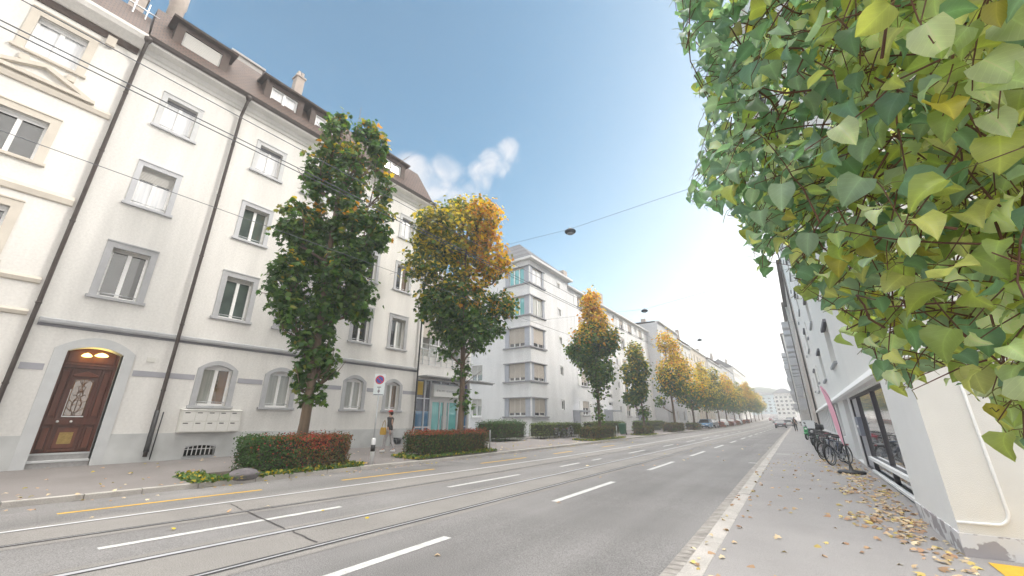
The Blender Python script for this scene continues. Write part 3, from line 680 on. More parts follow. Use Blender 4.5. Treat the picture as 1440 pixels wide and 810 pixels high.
mb = MB(); mb.fbox(FG, 17.46, 20.0, 1.12, 1.42, -.15, -.02); mb.fbox(FG, 17.5, 17.62, -1.3, 1.12, -.15, -.02); mb.fbox(FG, 18.62, 18.9, -1.3, 1.12, -.15, -.02); mb.fbox(FG, 19.86, 19.99, -1.3, 1.12, -.15, -.02); mb.fbox(FG, 17.46, 20, -1.34, -1.26, -.15, -.02)
dr = mb.build('door_frame', mat('grey_door_frame', (.5, .5, .5), .5), GE)
quadp(FG, 17.62, 18.62, -1.26, 1.12, -.1).build('door_leaf', M_gl_teal, dr); quadp(FG, 18.9, 19.86, -1.26, 1.12, -.1).build('door_leaf', M_gl_teal, dr)
mb = MB(); mb.fbox(FG, 18.55, 18.6, -.6, .3, -.09, -.04); mb.fbox(FG, 18.93, 18.97, -.6, .3, -.09, -.04); mb.build('door_handle', M_metal, dr)
mb = MB(); mb.fbox(FG, 17.48, 19.72, 1.44, 2.16, -.02, .20); sg = mb.build('signboard', mat('white_signboard', (.80, .80, .79), .5), GE, bevel=.01)
mb = MB()
u = 17.72
random.seed(3)
for k in range(19):
    w = random.uniform(.05, .085)
    if k == 9: u += .1
    h = random.choice((.09, .1, .12)); z = 1.74
    # illegible small grey capitals, as in the photograph
    mb.fbox(FG, u, u + .014, z, z + h, .20, .206)
    if k % 3 != 1: mb.fbox(FG, u + w - .02, u + w - .006, z, z + h, .20, .206)
    if k % 2: mb.fbox(FG, u + .014, u + w - .02, z + h - .016, z + h, .20, .206)
    else: mb.fbox(FG, u + .014, u + w - .02, z + h * .45, z + h * .45 + .015, .20, .206)
    u += w + .022
mb.build('lettering', mat('grey_lettering', (.30, .30, .31), .6), sg)
mb = MB(); mb.fbox(FG, 16.2, 21.0, 2.52, 2.60, -.1, .9)
for k in range(24): mb.fbox(FG, 16.3 + k * .2, 16.36 + k * .2, 2.46, 2.52, .2, .86)
mb.build('canopy', mat('grey_canopy', (.35, .35, .36), .5), GE)
mb = MB(); mb.hexa([FG(21.0, 2.55, -.1), FG(23.4, 2.60, .2), FG(23.4, 2.60, .4), FG(21.0, 2.55, .9), FG(21.0, 2.63, -.1), FG(23.4, 2.65, .2), FG(23.4, 2.65, .4), FG(21.0, 2.63, .9)])
for k in range(11): mb.fbox(FG, 21.1 + k * .2, 21.17 + k * .2, 2.47, 2.56, .28 - .0 * k, .40)
mb.build('canopy_fin', mat('grey_canopy', (.35, .35, .36), .5), GE)
for z in (3.85, 7.1):
    quadp(FG, 16.45, 20.7, z, z + 2.45, -.88).build('balcony_glazing', M_gl_cur, GE)
    mb = MB()
    for u in (17.1, 17.8, 18.6, 19.4): mb.fbox(FG, u - .04, u + .04, z, z + 2.45, -.9, -.82)
    mb.fbox(FG, 16.45, 20.7, z + .95, z + 1.02, -.9, -.83); mb.build('glazing_bar', M_frame, GE)
    mb = MB()
    for k in range(9): u = 16.5 + k * .53; mb.fbox(FG, u - .02, u + .02, z - .55, z + .42, .05, .09)
    for zz in (-.5, -.25, 0, .2): mb.tube([FG(16.25, z + zz, .1), FG(20.9, z + zz, .1)], .012, 6)
    mb.fbox(FG, 16.2, 20.95, z + .42, z + .47, .03, .11); mb.build('balcony_railing', M_metal, GE)
    mb = MB(); mb.fbox(FG, 16.5, 18.4, z + 1.25, z + 2.42, -.25, -.2); mb.build('awning', M_tan, GE)
fix(GE)

# ------------------------------------------------------------------ second apartment building, corner tower first
B2 = thing('apartment_building', 'long pale grey apartment building with corner tower, wrap-around shuttered corner windows and slate roof', 'apartment building', (-18.5, 45, -1.2))
FT = FL; FE = fac((0, 28.85, 0), (1, 0, 0), (0, -1, 0))       # FE faces the camera: u = x
M_w2 = mat('pale_grey_render', (0.75, 0.755, 0.77), 0.9, var=0.14, vscale=1.1, fine=0.04, fscale=9, bump=.2, bscale=80, streak=True)
M_slab = mat('dark_sill_slab', (0.30, 0.30, 0.32), .8, var=.1)
M_pier = mat('blue_grey_pier', (0.42, 0.44, 0.50), .85, var=.08)
rowz = [(0.36, 1.86), (3.32, 4.86), (6.34, 8.1), (9.28, 11.1), (12.36, 14.05)]
opT = []; opE = []
for a, b2 in rowz: opT.append((28.98, 31.45, a, b2)); opE.append((-21.35, -18.62, a, b2))
smallT = [(34.2, 34.75, 1.0, 1.85), (34.2, 34.75, 4.25, 5.05), (34.2, 34.75, 7.3, 8.0), (34.2, 34.75, 10.3, 10.95), (34.2, 34.7, 13.3, 13.8)]
smallE = [(-25.2, -24.0, .38, 1.95), (-25.35, -24.0, 3.55, 5.05), (-25.35, -24.0, 6.7, 8.2), (-25.35, -24.0, 9.8, 11.3)]
mb = MB(); wall_panel(mb, FL, 28.85, 36.5, -1.9, 14.6, opT + smallT, .22); wall_panel(mb, FE, -29.5, -18.5, -1.9, 14.6, opE + smallE, .22)
mb.box(-29.4, -18.75, 29.1, 36.48, -1.9, 14.55)
mb.add([(-18.5, 36.5, 14.2), (-18.5, 36.5, 14.6), (-19.5, 36.5, 14.6), (-19.5, 36.5, 14.2)], [(0, 1, 2, 3)])
mb.add([(-18.5, 36.5, -1.9), (-18.5, 36.5, 14.6), (-19.2, 36.5, 14.6), (-19.2, 36.5, -1.9)], [(0, 1, 2, 3)])
mb.build('wall', M_w2, B2)
for r, (a, b2) in enumerate(rowz):
    for zz, h, pr_ in ((b2, .09, .07), (a - .12, .12, .14)):
        mb = MB(); mb.fbox(FL, 28.85 - pr_, 31.6, zz, zz + h, -.22, pr_); mb.fbox(FE, -21.5, -18.5 - .001, zz, zz + h, -.22, pr_ - .001)
        slab = mb.build('window_slab', M_slab, B2)
    mb = MB(); mb.box(-18.72, -18.52, 28.87, 29.07, a, b2)
    mb.fbox(FL, 29.06, 29.42, a, b2, -.2, -.03); mb.fbox(FL, 31.2, 31.45, a, b2, -.2, -.03)
    mb.fbox(FE, -21.35, -20.9, a, b2, -.2, -.03); mb.fbox(FE, -19.15, -18.74, a, b2, -.2, -.03); mb.build('window_pier', M_pier, slab)
    drop = [1.05, 1.2, 1.35, .0, .0][r] if r < 3 else 0
    for F_, p, q in ((FL, 29.42, 31.2), (FE, -20.9, -19.15)):
        window(B2, F_, p, q, a, b2, [M_gl_dark, M_gl_dark, M_gl_dark, M_gl_teal if F_ is FE else M_gl_cur, M_gl_teal if F_ is FE else M_gl_sky][r], sur=0, sill=False, rail=False, mull=2 if F_ is FE else 1,
               blind=(b2 - a) * (.80 if r < 3 else .08), blindm=M_tan, depth=.14)
for i, (a, b2, c, d) in enumerate(smallT): window(B2, FL, a, b2, c, d, M_gl_dark if i < 2 else M_gl_sky, sur=.09, surm=M_frame, rail=False, mull=0, depth=.12, sill=False)
for i, (a, b2, c, d) in enumerate(smallE): window(B2, FE, a, b2, c, d, M_gl_dark, sur=0, surm=M_frame, rail=False, mull=1, depth=.12, blind=(d - c) * (.42 if i == 0 else .6), blindm=M_blind)
mb = MB(); mb.box(-29.6, -17.95, 28.35, 36.95, 14.6, 14.82); mb.build('eave', mat('pale_eave', (.60, .60, .60), .8), B2)
mb = MB(); vs = [(-29.5, 28.4, 14.822), (-18.0, 28.4, 14.822), (-18.0, 36.9, 14.822), (-29.5, 36.9, 14.822), (-24.5, 32.4, 18.6), (-22.0, 32.4, 18.6)]
mb.add(vs, [(0, 1, 5, 4), (1, 2, 5), (2, 3, 4, 5), (3, 0, 4)]); mb.build('roof', M_slate, B2)
# the long wing
FW = fac((-18.9, 0, 0), (0, 1, 0), (1, 0, 0)); ops = []; items = []
for cy in (40.4, 53.8, 57.3, 62.3):
    for a, b2 in ((.55, 2.0), (3.6, 5.1), (6.7, 8.2), (9.7, 11.2), (12.6, 13.9)):
        o = (cy - .8, cy + .8, a, b2); ops.append(o); items.append(('pair', o))
for cy, z0, n, st, w, h in ((36.95, .9, 5, 3.05, .5, .75), (47.5, 1.75, 9, .94, 1.1, .42), (44.3, 1.0, 5, 3.05, .55, .8), (50.9, 1.0, 5, 3.05, .55, .8), (60.0, 1.0, 5, 3.05, .55, .8)):
    for k in range(n): o = (cy - w / 2, cy + w / 2, z0 + k * st, z0 + k * st + h); ops.append(o); items.append(('small', o))
entr = [(46.2, 47.4, -1.3, .95), (37.6, 38.4, -1.3, .75), (58.4, 59.4, -1.3, .95)]
mb = MB(); wall_panel(mb, FW, 36.52, 66.0, -1.9, 14.2, ops + entr, .22); core(mb, FW, 36.52, 66.0, -1.9, 14.2, wf=-.25); mb.build('wall', M_w2, B2)
for kind, (a, b2, c, d) in items:
    if kind == 'pair':
        w_ = window(B2, FW, a, b2, c, d, M_gl_dark, sur=0, rail=False, mull=1, depth=.12, blind=random.choice((.3, .7, 1.1)), blindm=M_tan, sill=True, sillm=M_slab)
        for s, t in ((a - .82, a - .02), (b2 + .02, b2 + .82)):
            mb = MB(); mb.fbox(FW, s, t, c, d, .0, .045); mb.build('shutter', M_frame, w_)
    else: window(B2, FW, a, b2, c, d, M_gl_dark, sur=.08, surm=M_frame, rail=False, mull=0, depth=.1, sill=False)
for a, b2, c, d in entr:
    m_ = quadp(FW, a, b2, c, d, -.2).build('entrance_door', M_gl_dark, B2)
    mb = MB(); mb.fbox(FW, a - .9, b2 + .7, d + .12, d + .26, -.1, 1.1); mb.fbox(FW, a - .9, a - .75, -1.6, d + .12, -.05, 1.0); mb.build('porch', M_pier, B2)
mb = MB(); mb.fbox(FW, 36.53, 66.0, 14.2, 14.38, -.5, .45); mb.build('eave', mat('pale_eave', (.60, .60, .60), .8), B2)
mb = MB(); mb.fprof(FW, [(14.385, .4), (17.6, -4.5), (14.385, -10)], 36.6, 66.0); mb.build('roof', M_slate, B2)
mb = MB(); mb.box(-23, -22.2, 43, 44, 16, 19); mb.build('chimney', M_chim, B2)
mb = MB(); mb.box(-23, -22.2, 55, 56, 16, 19); mb.build('chimney', M_chim, B2)
fix(B2)

# ------------------------------------------------------------------ farther row houses on the left
def row_house(label, x, y0, y1, ztop, wallm, roofm, ridge, floors=5, roofw=4.5, pitchdrop=0.0, group='row houses along the left side of the street', balcony=False):
    b = thing('row_house', label, 'row house', (x, (y0 + y1) / 2, G(y0) + .3), 0)
    F = fac((x, 0, 0), (0, 1, 0), (1, 0, 0)); zb = G((y0 + y1) / 2) - .3; ops = []
    fh = (ztop - zb - 1.2) / floors; n = max(3, int((y1 - y0) / 3.4)); st = (y1 - y0) / n
    for f in range(floors):
        for k in range(n):
            c = y0 + st * (k + .5); z = zb + 1.6 + f * fh; ops.append((c - .65, c + .65, z, z + fh * .52))
    mb = MB(); wall_panel(mb, F, y0, y1, zb - .3, ztop, ops, .2); core(mb, F, y0, y1, zb - .3, ztop, wf=-.22); mb.build('wall', wallm, b)
    for o in ops:
        fr = MB(); a, c2, d, e = o
        fr.fbox(F, a, a + .09, d, e, -.2, -.1); fr.fbox(F, c2 - .09, c2, d, e, -.2, -.1); fr.fbox(F, a, c2, d, d + .09, -.2, -.101); fr.fbox(F, a, c2, e - .09, e, -.2, -.101); fr.fbox(F, (a + c2) / 2 - .05, (a + c2) / 2 + .05, d, e, -.2, -.102)
        w_ = fr.build('window', M_frame, b); quadp(F, a, c2, d, e, -.17).build('pane', random.choice((M_gl_dark, M_gl_cur, M_gl_dark)), w_)
    mb = MB(); mb.fbox(F, y0, y1, ztop, ztop + .2, -.3, .4); mb.build('eave', mat('pale_eave', (.60, .60, .60), .8), b)
    mb = MB(); mb.fprof(F, [(ztop + .202, .35), (ztop + ridge, -roofw), (ztop + .202, -10)], y0, y1); mb.build('roof', roofm, b)
    mb = MB(); c = y0 + (y1 - y0) * .35; mb.box(x - 4, x - 3.2, c, c + .9, ztop + 1, ztop + ridge + 1.6); mb.build('chimney', M_chim, b)
    if balcony:
        mb = MB()
        for f in range(1, floors): z = zb + 1.2 + f * fh; mb.fbox(F, y0 + st * 1.1, y0 + st * 1.9, z, z + 1.0, 0.0, 1.1)
        mb.build('balcony', wallm, b)
    fix(b)
    return b
M_wA = mat('off_white_render', (.73, .72, .70), .9, var=.08); M_wB = mat('cool_grey_render', (.60, .61, .64), .9, var=.06); M_wC = mat('sand_render', (.66, .60, .52), .9, var=.08)  # off-white, cool grey and sand house walls
row_house('pale grey row house that steps forward beyond the long apartment building', -17.0, 66.02, 79, 15.8, M_wB, M_slate, .4, 5)
row_house('off white row house with dark roof behind the fifth street tree', -18.3, 79.02, 97, 15.5, M_wA, M_slate, 3.4, 5)
row_house('sand coloured row house half hidden by yellow trees', -18.6, 97.02, 118, 16.4, M_wC, M_tile, 4.2, 5)
row_house('white row house with low roof far along the tree row', -18.3, 118.02, 142, 15.8, M_wA, M_slate, 3.0, 5)
row_house('grey row house near the far end of the tree row', -18.6, 142.02, 172, 17.0, M_wB, M_tile, 4.0, 5)
row_house('last white row house before the bend on the left', -18.3, 172.02, 215, 19.5, M_wA, M_slate, 3.6, 5)

# ------------------------------------------------------------------ right side buildings
RB = thing('shop_building', 'cream building on the right with ground floor shop window and peeling grey plinth', 'shop building', (4, 30, -1.45))
FR = fac((1.45, 0, 0), (0, 1, 0), (-1, 0, 0)); FRu = fac((1.5, 0, 0), (0, 1, 0), (-1, 0, 0))
M_rb = mat('warm_white_render', (.87, .86, .83), .9, var=.06, vscale=.7, bump=.2, bscale=80, streak=True)
M_rbw = mat('white_pier_paint', (.88, .875, .865), .8, var=.05, vscale=2, bump=.15, bscale=70)
M_rbb = mat('beige_panel_render', (.79, .77, .73), .9, var=.08, vscale=2.5, bump=.3, bscale=110)
ops = [(10.75, 18.35, -1.47, .76), (19.0, 20.9, -1.40, .85)] + [(a, a + 1.5, -.7, .95) for a in np.arange(24, 52, 2.3)]
mb = MB(); wall_panel(mb, FR, 9.6, 54, -2.0, .98, ops, .35)
mb.box(1.83, 12, 9.7, 53.98, -2.0, 1.2); mb.box(1.262, 12, 7.34, 9.6, -2.0, 1.2); mb.build('wall', M_rbw, RB)
# pier end (white on the street side, beige towards the camera)
mb = MB(); mb.add([(1.25, 7.3, -1.24), (1.25, 9.6, -1.24), (1.25, 9.6, 1.2), (1.25, 7.3, 1.2)], [(0, 1, 2, 3)])
mb.add([(1.25, 9.6, -1.24), (1.45, 10.75, -1.24), (1.45, 10.75, 1.2), (1.25, 9.6, 1.2)], [(0, 1, 2, 3)]); mb.build('pier', M_rbw, RB)
FY = fac((0, 7.3, 0), (1, 0, 0), (0, -1, 0))
mb = MB(); mb.add([FY(1.25, -1.24, 0), FY(12, -1.24, 0), FY(12, 1.2, 0), FY(1.25, 1.2, 0)], [(0, 1, 2, 3)]); mb.add([FY(1.5, 1.2, 0), FY(12, 1.2, 0), FY(12, 19.6, 0), FY(1.5, 19.6, 0)], [(0, 1, 2, 3)]); mb.build('end_wall', M_rbb, RB)
pp = [(1.69, 3.4), (1.69, -.95)] + [(1.57 + .12 * math.cos(t), -.97 - .15 * math.sin(t) * 1.0) for t in np.linspace(0, math.pi / 2, 8)] + [(1.252, -1.13)]
mb = MB(); mb.tube([FY(u, v, .008) for u, v in pp], .016, 8); mb.build('panel_trim', M_rbw, RB)
# plinth with peeling paint
def peel_mat():
    m = bpy.data.materials.new('peeling_plinth_paint'); m.use_nodes = True; nt = m.node_tree; N = nt.nodes; L = nt.links; b = N['Principled BSDF']
    g = N.new('ShaderNodeNewGeometry'); n = N.new('ShaderNodeTexNoise'); n.inputs['Scale'].default_value = 4.5; n.inputs['Detail'].default_value = 6; L.new(g.outputs['Position'], n.inputs['Vector'])
    r = N.new('ShaderNodeValToRGB'); r.color_ramp.elements[0].position = .50; r.color_ramp.elements[1].position = .53
    r.color_ramp.elements[0].color = (.36, .34, .36, 1); r.color_ramp.elements[1].color = (.66, .66, .68, 1)
    L.new(n.outputs['Fac'], r.inputs[0]); L.new(r.outputs[0], b.inputs['Base Color']); b.inputs['Roughness'].default_value = .85
    bp = N.new('ShaderNodeBump'); bp.inputs['Strength'].default_value = .4; bp.inputs['Distance'].default_value = .01; L.new(r.outputs[0], bp.inputs['Height']); L.new(bp.outputs[0], b.inputs['Normal'])
    return m
M_peel = peel_mat()
mb = MB(); mb.box(1.235, 12, 7.285, 7.8, -1.9, -1.24); mb.box(1.235, 1.6, 7.8, 9.6, -1.9, -1.24); mb.hexa([(1.235, 9.6, -1.9), (1.6, 9.6, -1.9), (1.6, 10.74, -1.9), (1.435, 10.74, -1.9), (1.235, 9.6, -1.24), (1.6, 9.6, -1.24), (1.6, 10.74, -1.24), (1.435, 10.74, -1.24)]); mb.build('plinth', M_peel, RB)
# fascia ledge over the ground floor
mb = MB(); mb.fprof(FR, [(.80, -.1), (.80, .17), (.86, .2), (1.02, .12), (1.12, -.1)], 9.2, 54); mb.fprof(FR, [(.80, -.1), (.80, .22), (.86, .25), (1.02, .22), (1.12, -.1)], 7.25, 9.2); mb.build('fascia', M_rbw, RB)
# upper wall
upops = []
for cy, zs in ((20.8, 3.2), (40.0, 3.2), (29, 3.2)):
    for f in range(5): upops.append((cy - 1.2, cy + 1.2, zs - 1.0 + f * 3.25, zs + .55 + f * 3.25))
for cy in (36, 46.5):
    for f in range(5): upops.append((cy - .5, cy + .5, 2.6 + f * 3.25, 3.8 + f * 3.25))
mb = MB(); wall_panel(mb, FRu, 7.3, 54, 1.0, 19.6, upops, .25)
mb.box(1.78, 12, 7.34, 53.98, 1.0, 19.55); mb.add([(1.5, 54, 1.0), (1.8, 54, 1.0), (1.8, 54, 19.6), (1.5, 54, 19.6)], [(0, 1, 2, 3)])
mb.build('upper_wall', M_rb, RB)
for a, b2, c, d in upops:
    w_ = window(RB, FRu, a, b2, c, d, M_gl_dark, sur=0, rail=False, mull=1, depth=.18, sill=True, sillm=M_trim)
    if b2 - a > 2:
        mb = MB(); mb.fbox(FRu, a - .05, b2 + .05, d, d + .12, -.05, .10); mb.build('window_head_bar', M_band, w_)  # dark bar over each wide window
mb = MB(); mb.fbox(FRu, 7.2, 54, 19.6, 19.85, -.3, .5); mb.build('eave', M_rbw, RB)
mb = MB(); mb.tube([FR(53.9, -1.4, .12), FR(53.9, 19.6, .12)], .07, 8); mb.build('downpipe', M_dpipe, RB)
# shop window
M_dfr = mat('dark_bronze_frame', (.07, .065, .075), .45, metal=.3)
mb = MB(); w0, w1 = -.12, -.02
for u in (10.75, 13.2, 16.4, 18.27): mb.fbox(FR, u, u + .08, -1.47, .76, w0, w1)
for z in (-1.47, -1.06, .69): mb.fbox(FR, 10.83, 16.4, z, z + .07, w0, w1 - .003)
mb.fbox(FR, 16.48, 18.27, .69, .76, w0, w1 - .003); mb.fbox(FR, 16.48, 18.27, -1.47, -1.38, w0, w1 - .003)
sw = mb.build('shop_window', M_dfr, RB)
for z0_, z1_ in ((-1.08, -1.0), (-1.42, -1.36)):
    mb = MB(); mb.fbox(FR, 10.78, 16.45, z0_, z1_, -.02, .06); mb.build('window_rail', M_rbw, sw)
quadp(FR, 10.83, 13.2, -1.0, .72, -.07).build('pane', M_gl_shop, sw); quadp(FR, 13.28, 16.4, -1.0, .72, -.07).build('pane', M_gl_shop, sw)
quadp(FR, 10.83, 16.4, -1.45, -1.0, -.07).build('base_panel', M_gl_dark, sw)
quadp(FR, 16.48, 18.27, -1.38, .69, -.07).build('side_panel', mat('grey_metal_panel', (.50, .50, .53), .5), sw)
mb = MB(); mb.fbox(FR, 16.9, 17.6, -.45, .12, -.069, .05); ic = mb.build('letter_slot_box', mat('blue_grey_box', (.25, .27, .33), .5), sw, bevel=.01)
mb = MB(); mb.fbox(FR, 17.05, 17.45, -.2, -.13, .05, .055); mb.build('slot', M_frame, ic)
quadp(FR, 19.0, 20.9, -1.40, .85, -.3).build('recess_door', mat('grey_recess_paint', (.48, .48, .50), .7), RB)
for a in np.arange(24, 52, 2.3): quadp(FR, a, a + 1.5, -.7, .95, -.3).build('pane', M_gl_dark, RB)
fix(RB)
def right_house(label, x, y0, y1, ztop, wallm, balc):
    b = thing('corner_house', label, 'house', (x + 2, (y0 + y1) / 2, G(y0) + .1)); F = fac((x, 0, 0), (0, 1, 0), (-1, 0, 0)); ops = []
    zb = G((y0 + y1) / 2) - .4; n = int((y1 - y0) / 3.2); st = (y1 - y0) / n; fh = 3.1
    for f in range(6):
        for k in range(n): c = y0 + st * (k + .5); ops.append((c - .6, c + .6, zb + 1.4 + f * fh, zb + 3.0 + f * fh))
    mb = MB(); wall_panel(mb, F, y0, y1, zb - .3, ztop, ops, .2); core(mb, F, y0, y1, zb - .3, ztop, wf=-.22); mb.build('wall', wallm, b)
    for a, c2, d, e in ops: quadp(F, a, c2, d, e, -.16).build('window', random.choice((M_gl_dark, M_gl_cur)), b)
    if balc:
        for k in range(0, n, 2):
            for f in range(1, 6):
                c = y0 + st * (k + .5); z = zb + f * fh + .9
                mb = MB(); mb.fbox(F, c - 1.3, c + 1.3, z, z + .14, 0, 1.15); mb.fbox(F, c - 1.3, c + 1.3, z + .14, z + 1.0, 1.08, 1.15); mb.fbox(F, c - 1.3, c - 1.24, z + .14, z + 1.0, 0, 1.08); mb.fbox(F, c + 1.24, c + 1.3, z + .14, z + 1.0, 0, 1.08); mb.build('balcony', M_wB, b)
    mb = MB(); mb.fbox(F, y0, y1, ztop, ztop + .3, -.3, .5); mb.build('eave', M_brown, b)
    mb = MB(); mb.tube([F(y0 + .15, zb, .1), F(y0 + .15, ztop, .1)], .07, 6); mb.build('downpipe', M_dpipe, b)
    fix(b)
M_rC = mat('beige_brown_render', (.60, .54, .49), .9, var=.08)
right_house('beige brown apartment house beyond the cream shop building', 1.45, 54.02, 78, 18.2, M_rC, False)
right_house('pale apartment house with stacked balconies far along the right pavement', 1.2, 78.02, 120, 18.8, M_wA, True)
right_house('distant white apartment house where the street bends', -.2, 120.02, 175, 21, M_wA, True)
def block(label, x0, x1, y0, y1, ztop, m, floors, ncol, gable=0.0):
    b = thing('distant_block', label, 'building', ((x0 + x1) / 2, y0, G(y0))); F = fac((0, y0, 0), (1, 0, 0), (0, -1, 0)); zb = G(y0) - 1
    ops = []; st = (x1 - x0) / ncol; fh = (ztop - zb - 3) / floors
    for f in range(floors):
        for k in range(ncol): c = x0 + st * (k + .5); ops.append((c - st * .26, c + st * .26, zb + 2.4 + f * fh, zb + 2.4 + f * fh + fh * .5))
    mb = MB(); wall_panel(mb, F, x0, x1, zb, ztop, ops, .3); mb.box(x0, x1, y0 + .35, y1, zb, ztop); mb.build('wall', m, b)
    for a, c2, d, e in ops: quadp(F, a, c2, d, e, -.25).build('window', M_gl_dark, b)
    mb = MB(); c = (x0 + x1) / 2
    mb.add([(x0 - .5, y0 - .5, ztop + .002), (x1 + .5, y0 - .5, ztop + .002), (x1 + .5, y1, ztop + .002), (x0 - .5, y1, ztop + .002), (c - 1, (y0 + y1) / 2, ztop + gable), (c + 1, (y0 + y1) / 2, ztop + gable)], [(0, 1, 5, 4), (1, 2, 5), (2, 3, 4, 5), (3, 0, 4)]); mb.build('roof', M_slate, b)
    fix(b)
block('pale blue grey block closing the far end of the street', -31, -10.5, 300, 315, 15.4, mat('pale_teal_render', (.55, .63, .66), .9), 5, 7, 3)
block('white block at the right of the far end of the street', -9.5, -2.0, 235, 260, 12.8, M_wA, 5, 4, 3)
block('grey block behind trees at the far left end', -52, -33, 320, 335, 19, M_wB, 6, 6, 4)
# wooded hill
mb = MB(); vs = []; fs = []; nx, ny = 40, 14
for j in range(ny):
    for i in range(nx):
        x = -200 + 320 * i / (nx - 1); y = 350 + 200 * j / (ny - 1); cy = 1 - ((j / (ny - 1)) * 2 - 1) ** 2
        h = 5 + 10 * math.exp(-((x + 45) / 50) ** 2) + 11 * math.exp(-((x + 22) / 24) ** 4) + random.uniform(-.9, 1.3)
        vs.append((x, y, 5 + h * cy))
for j in range(ny - 1):
    for i in range(nx - 1): a = j * nx + i; fs.append((a, a + 1, a + nx + 1, a + nx))
mb.add(vs, fs, True); tag(mb.build('hill', mat('wooded_hill', (.06, .075, .04), .95, var=.5, vscale=.12)), kind='structure')

#PART2
# ------------------------------------------------------------------ foliage helpers
def scatter(name, tv, tf, pos, xa, ya, za, sc, col, m, parent=None, smooth=False, vcol=None, blade=False):
    N = len(pos); n = len(tv)
    P = (tv[None, :, 0:1] * xa[:, None, :] + tv[None, :, 1:2] * ya[:, None, :] + tv[None, :, 2:3] * za[:, None, :]) * sc[:, None, None] + pos[:, None, :]
    V = P.reshape(-1, 3).astype(np.float32)
    loops = []; sizes = []
    flat = np.concatenate([np.array(f) for f in tf]); sz = np.array([len(f) for f in tf])
    LI = (flat[None, :] + (np.arange(N) * n)[:, None]).reshape(-1).astype(np.int32)
    LT = np.tile(sz, N); LS = np.concatenate([[0], np.cumsum(LT)[:-1]]).astype(np.int32)
    me = bpy.data.meshes.new(name); me.vertices.add(len(V)); me.vertices.foreach_set('co', V.ravel())
    me.loops.add(len(LI)); me.loops.foreach_set('vertex_index', LI)
    me.polygons.add(len(LT)); me.polygons.foreach_set('loop_start', LS)
    me.update(calc_edges=True)
    if smooth: me.polygons.foreach_set('use_smooth', np.ones(len(LT), bool))
    C = np.repeat(col[:, None, :], n, 1)
    if vcol is not None: C = C * vcol[None, :, None]
    C = np.concatenate([np.clip(C, 0, 1), np.ones((N, n, 1))], 2).reshape(-1).astype(np.float32)
    at = me.attributes.new('leaf_colour', 'FLOAT_COLOR', 'POINT'); at.data.foreach_set('color', C)
    if blade:
        B = np.tile(tv.astype(np.float32), (N, 1)); ab = me.attributes.new('blade', 'FLOAT_VECTOR', 'POINT'); ab.data.foreach_set('vector', B.ravel())
    me.materials.append(m); me.validate()
    o = bpy.data.objects.new(name, me); COL.objects.link(o)
    if parent is not None: o.parent = parent
    return o
def unit(a): return a / np.maximum(np.linalg.norm(a, axis=-1, keepdims=True), 1e-9)
def frames(nrm, tip):
    z = unit(nrm); y = unit(tip - z * (tip * z).sum(-1, keepdims=True)); x = np.cross(y, z); return x, y, z
mo = np.array([(0, 0), (.28, .02), (.55, .28), (.34, .36), (.52, .72), (.22, .62), (0, 1.05), (-.22, .62), (-.52, .72), (-.34, .36), (-.55, .28), (-.28, .02)], float)
TV_M = np.concatenate([np.array([[0, .38, 0.0]]), np.c_[mo, -.22 * np.abs(mo[:, 0]) - .12 * (mo[:, 1] - .4) ** 2]]); TF_M = [(0, i, i % 12 + 1) for i in range(1, 13)]
TV_Q = np.array([(0, 0, 0), (.42, .42, -.1), (0, 1, -.05), (-.42, .42, -.1)], float); TF_Q = [(0, 1, 2), (0, 2, 3)]
GREEN = np.array([(.028, .072, .014), (.042, .10, .018), (.065, .135, .024), (.034, .085, .026), (.085, .15, .03)])
OLIVE = np.array([(.13, .14, .022), (.17, .16, .024), (.10, .125, .022)])
ORANGE = np.array([(.50, .24, .02), (.55, .31, .025), (.42, .18, .02), (.58, .38, .03)])
YELLOW = np.array([(.56, .42, .03), (.50, .38, .03), (.42, .36, .04)])
def pick(pal, n): return pal[rng.integers(0, len(pal), n)]
def sstep(a, b, x): t = np.clip((x - a) / (b - a), 0, 1); return t * t * (3 - 2 * t)

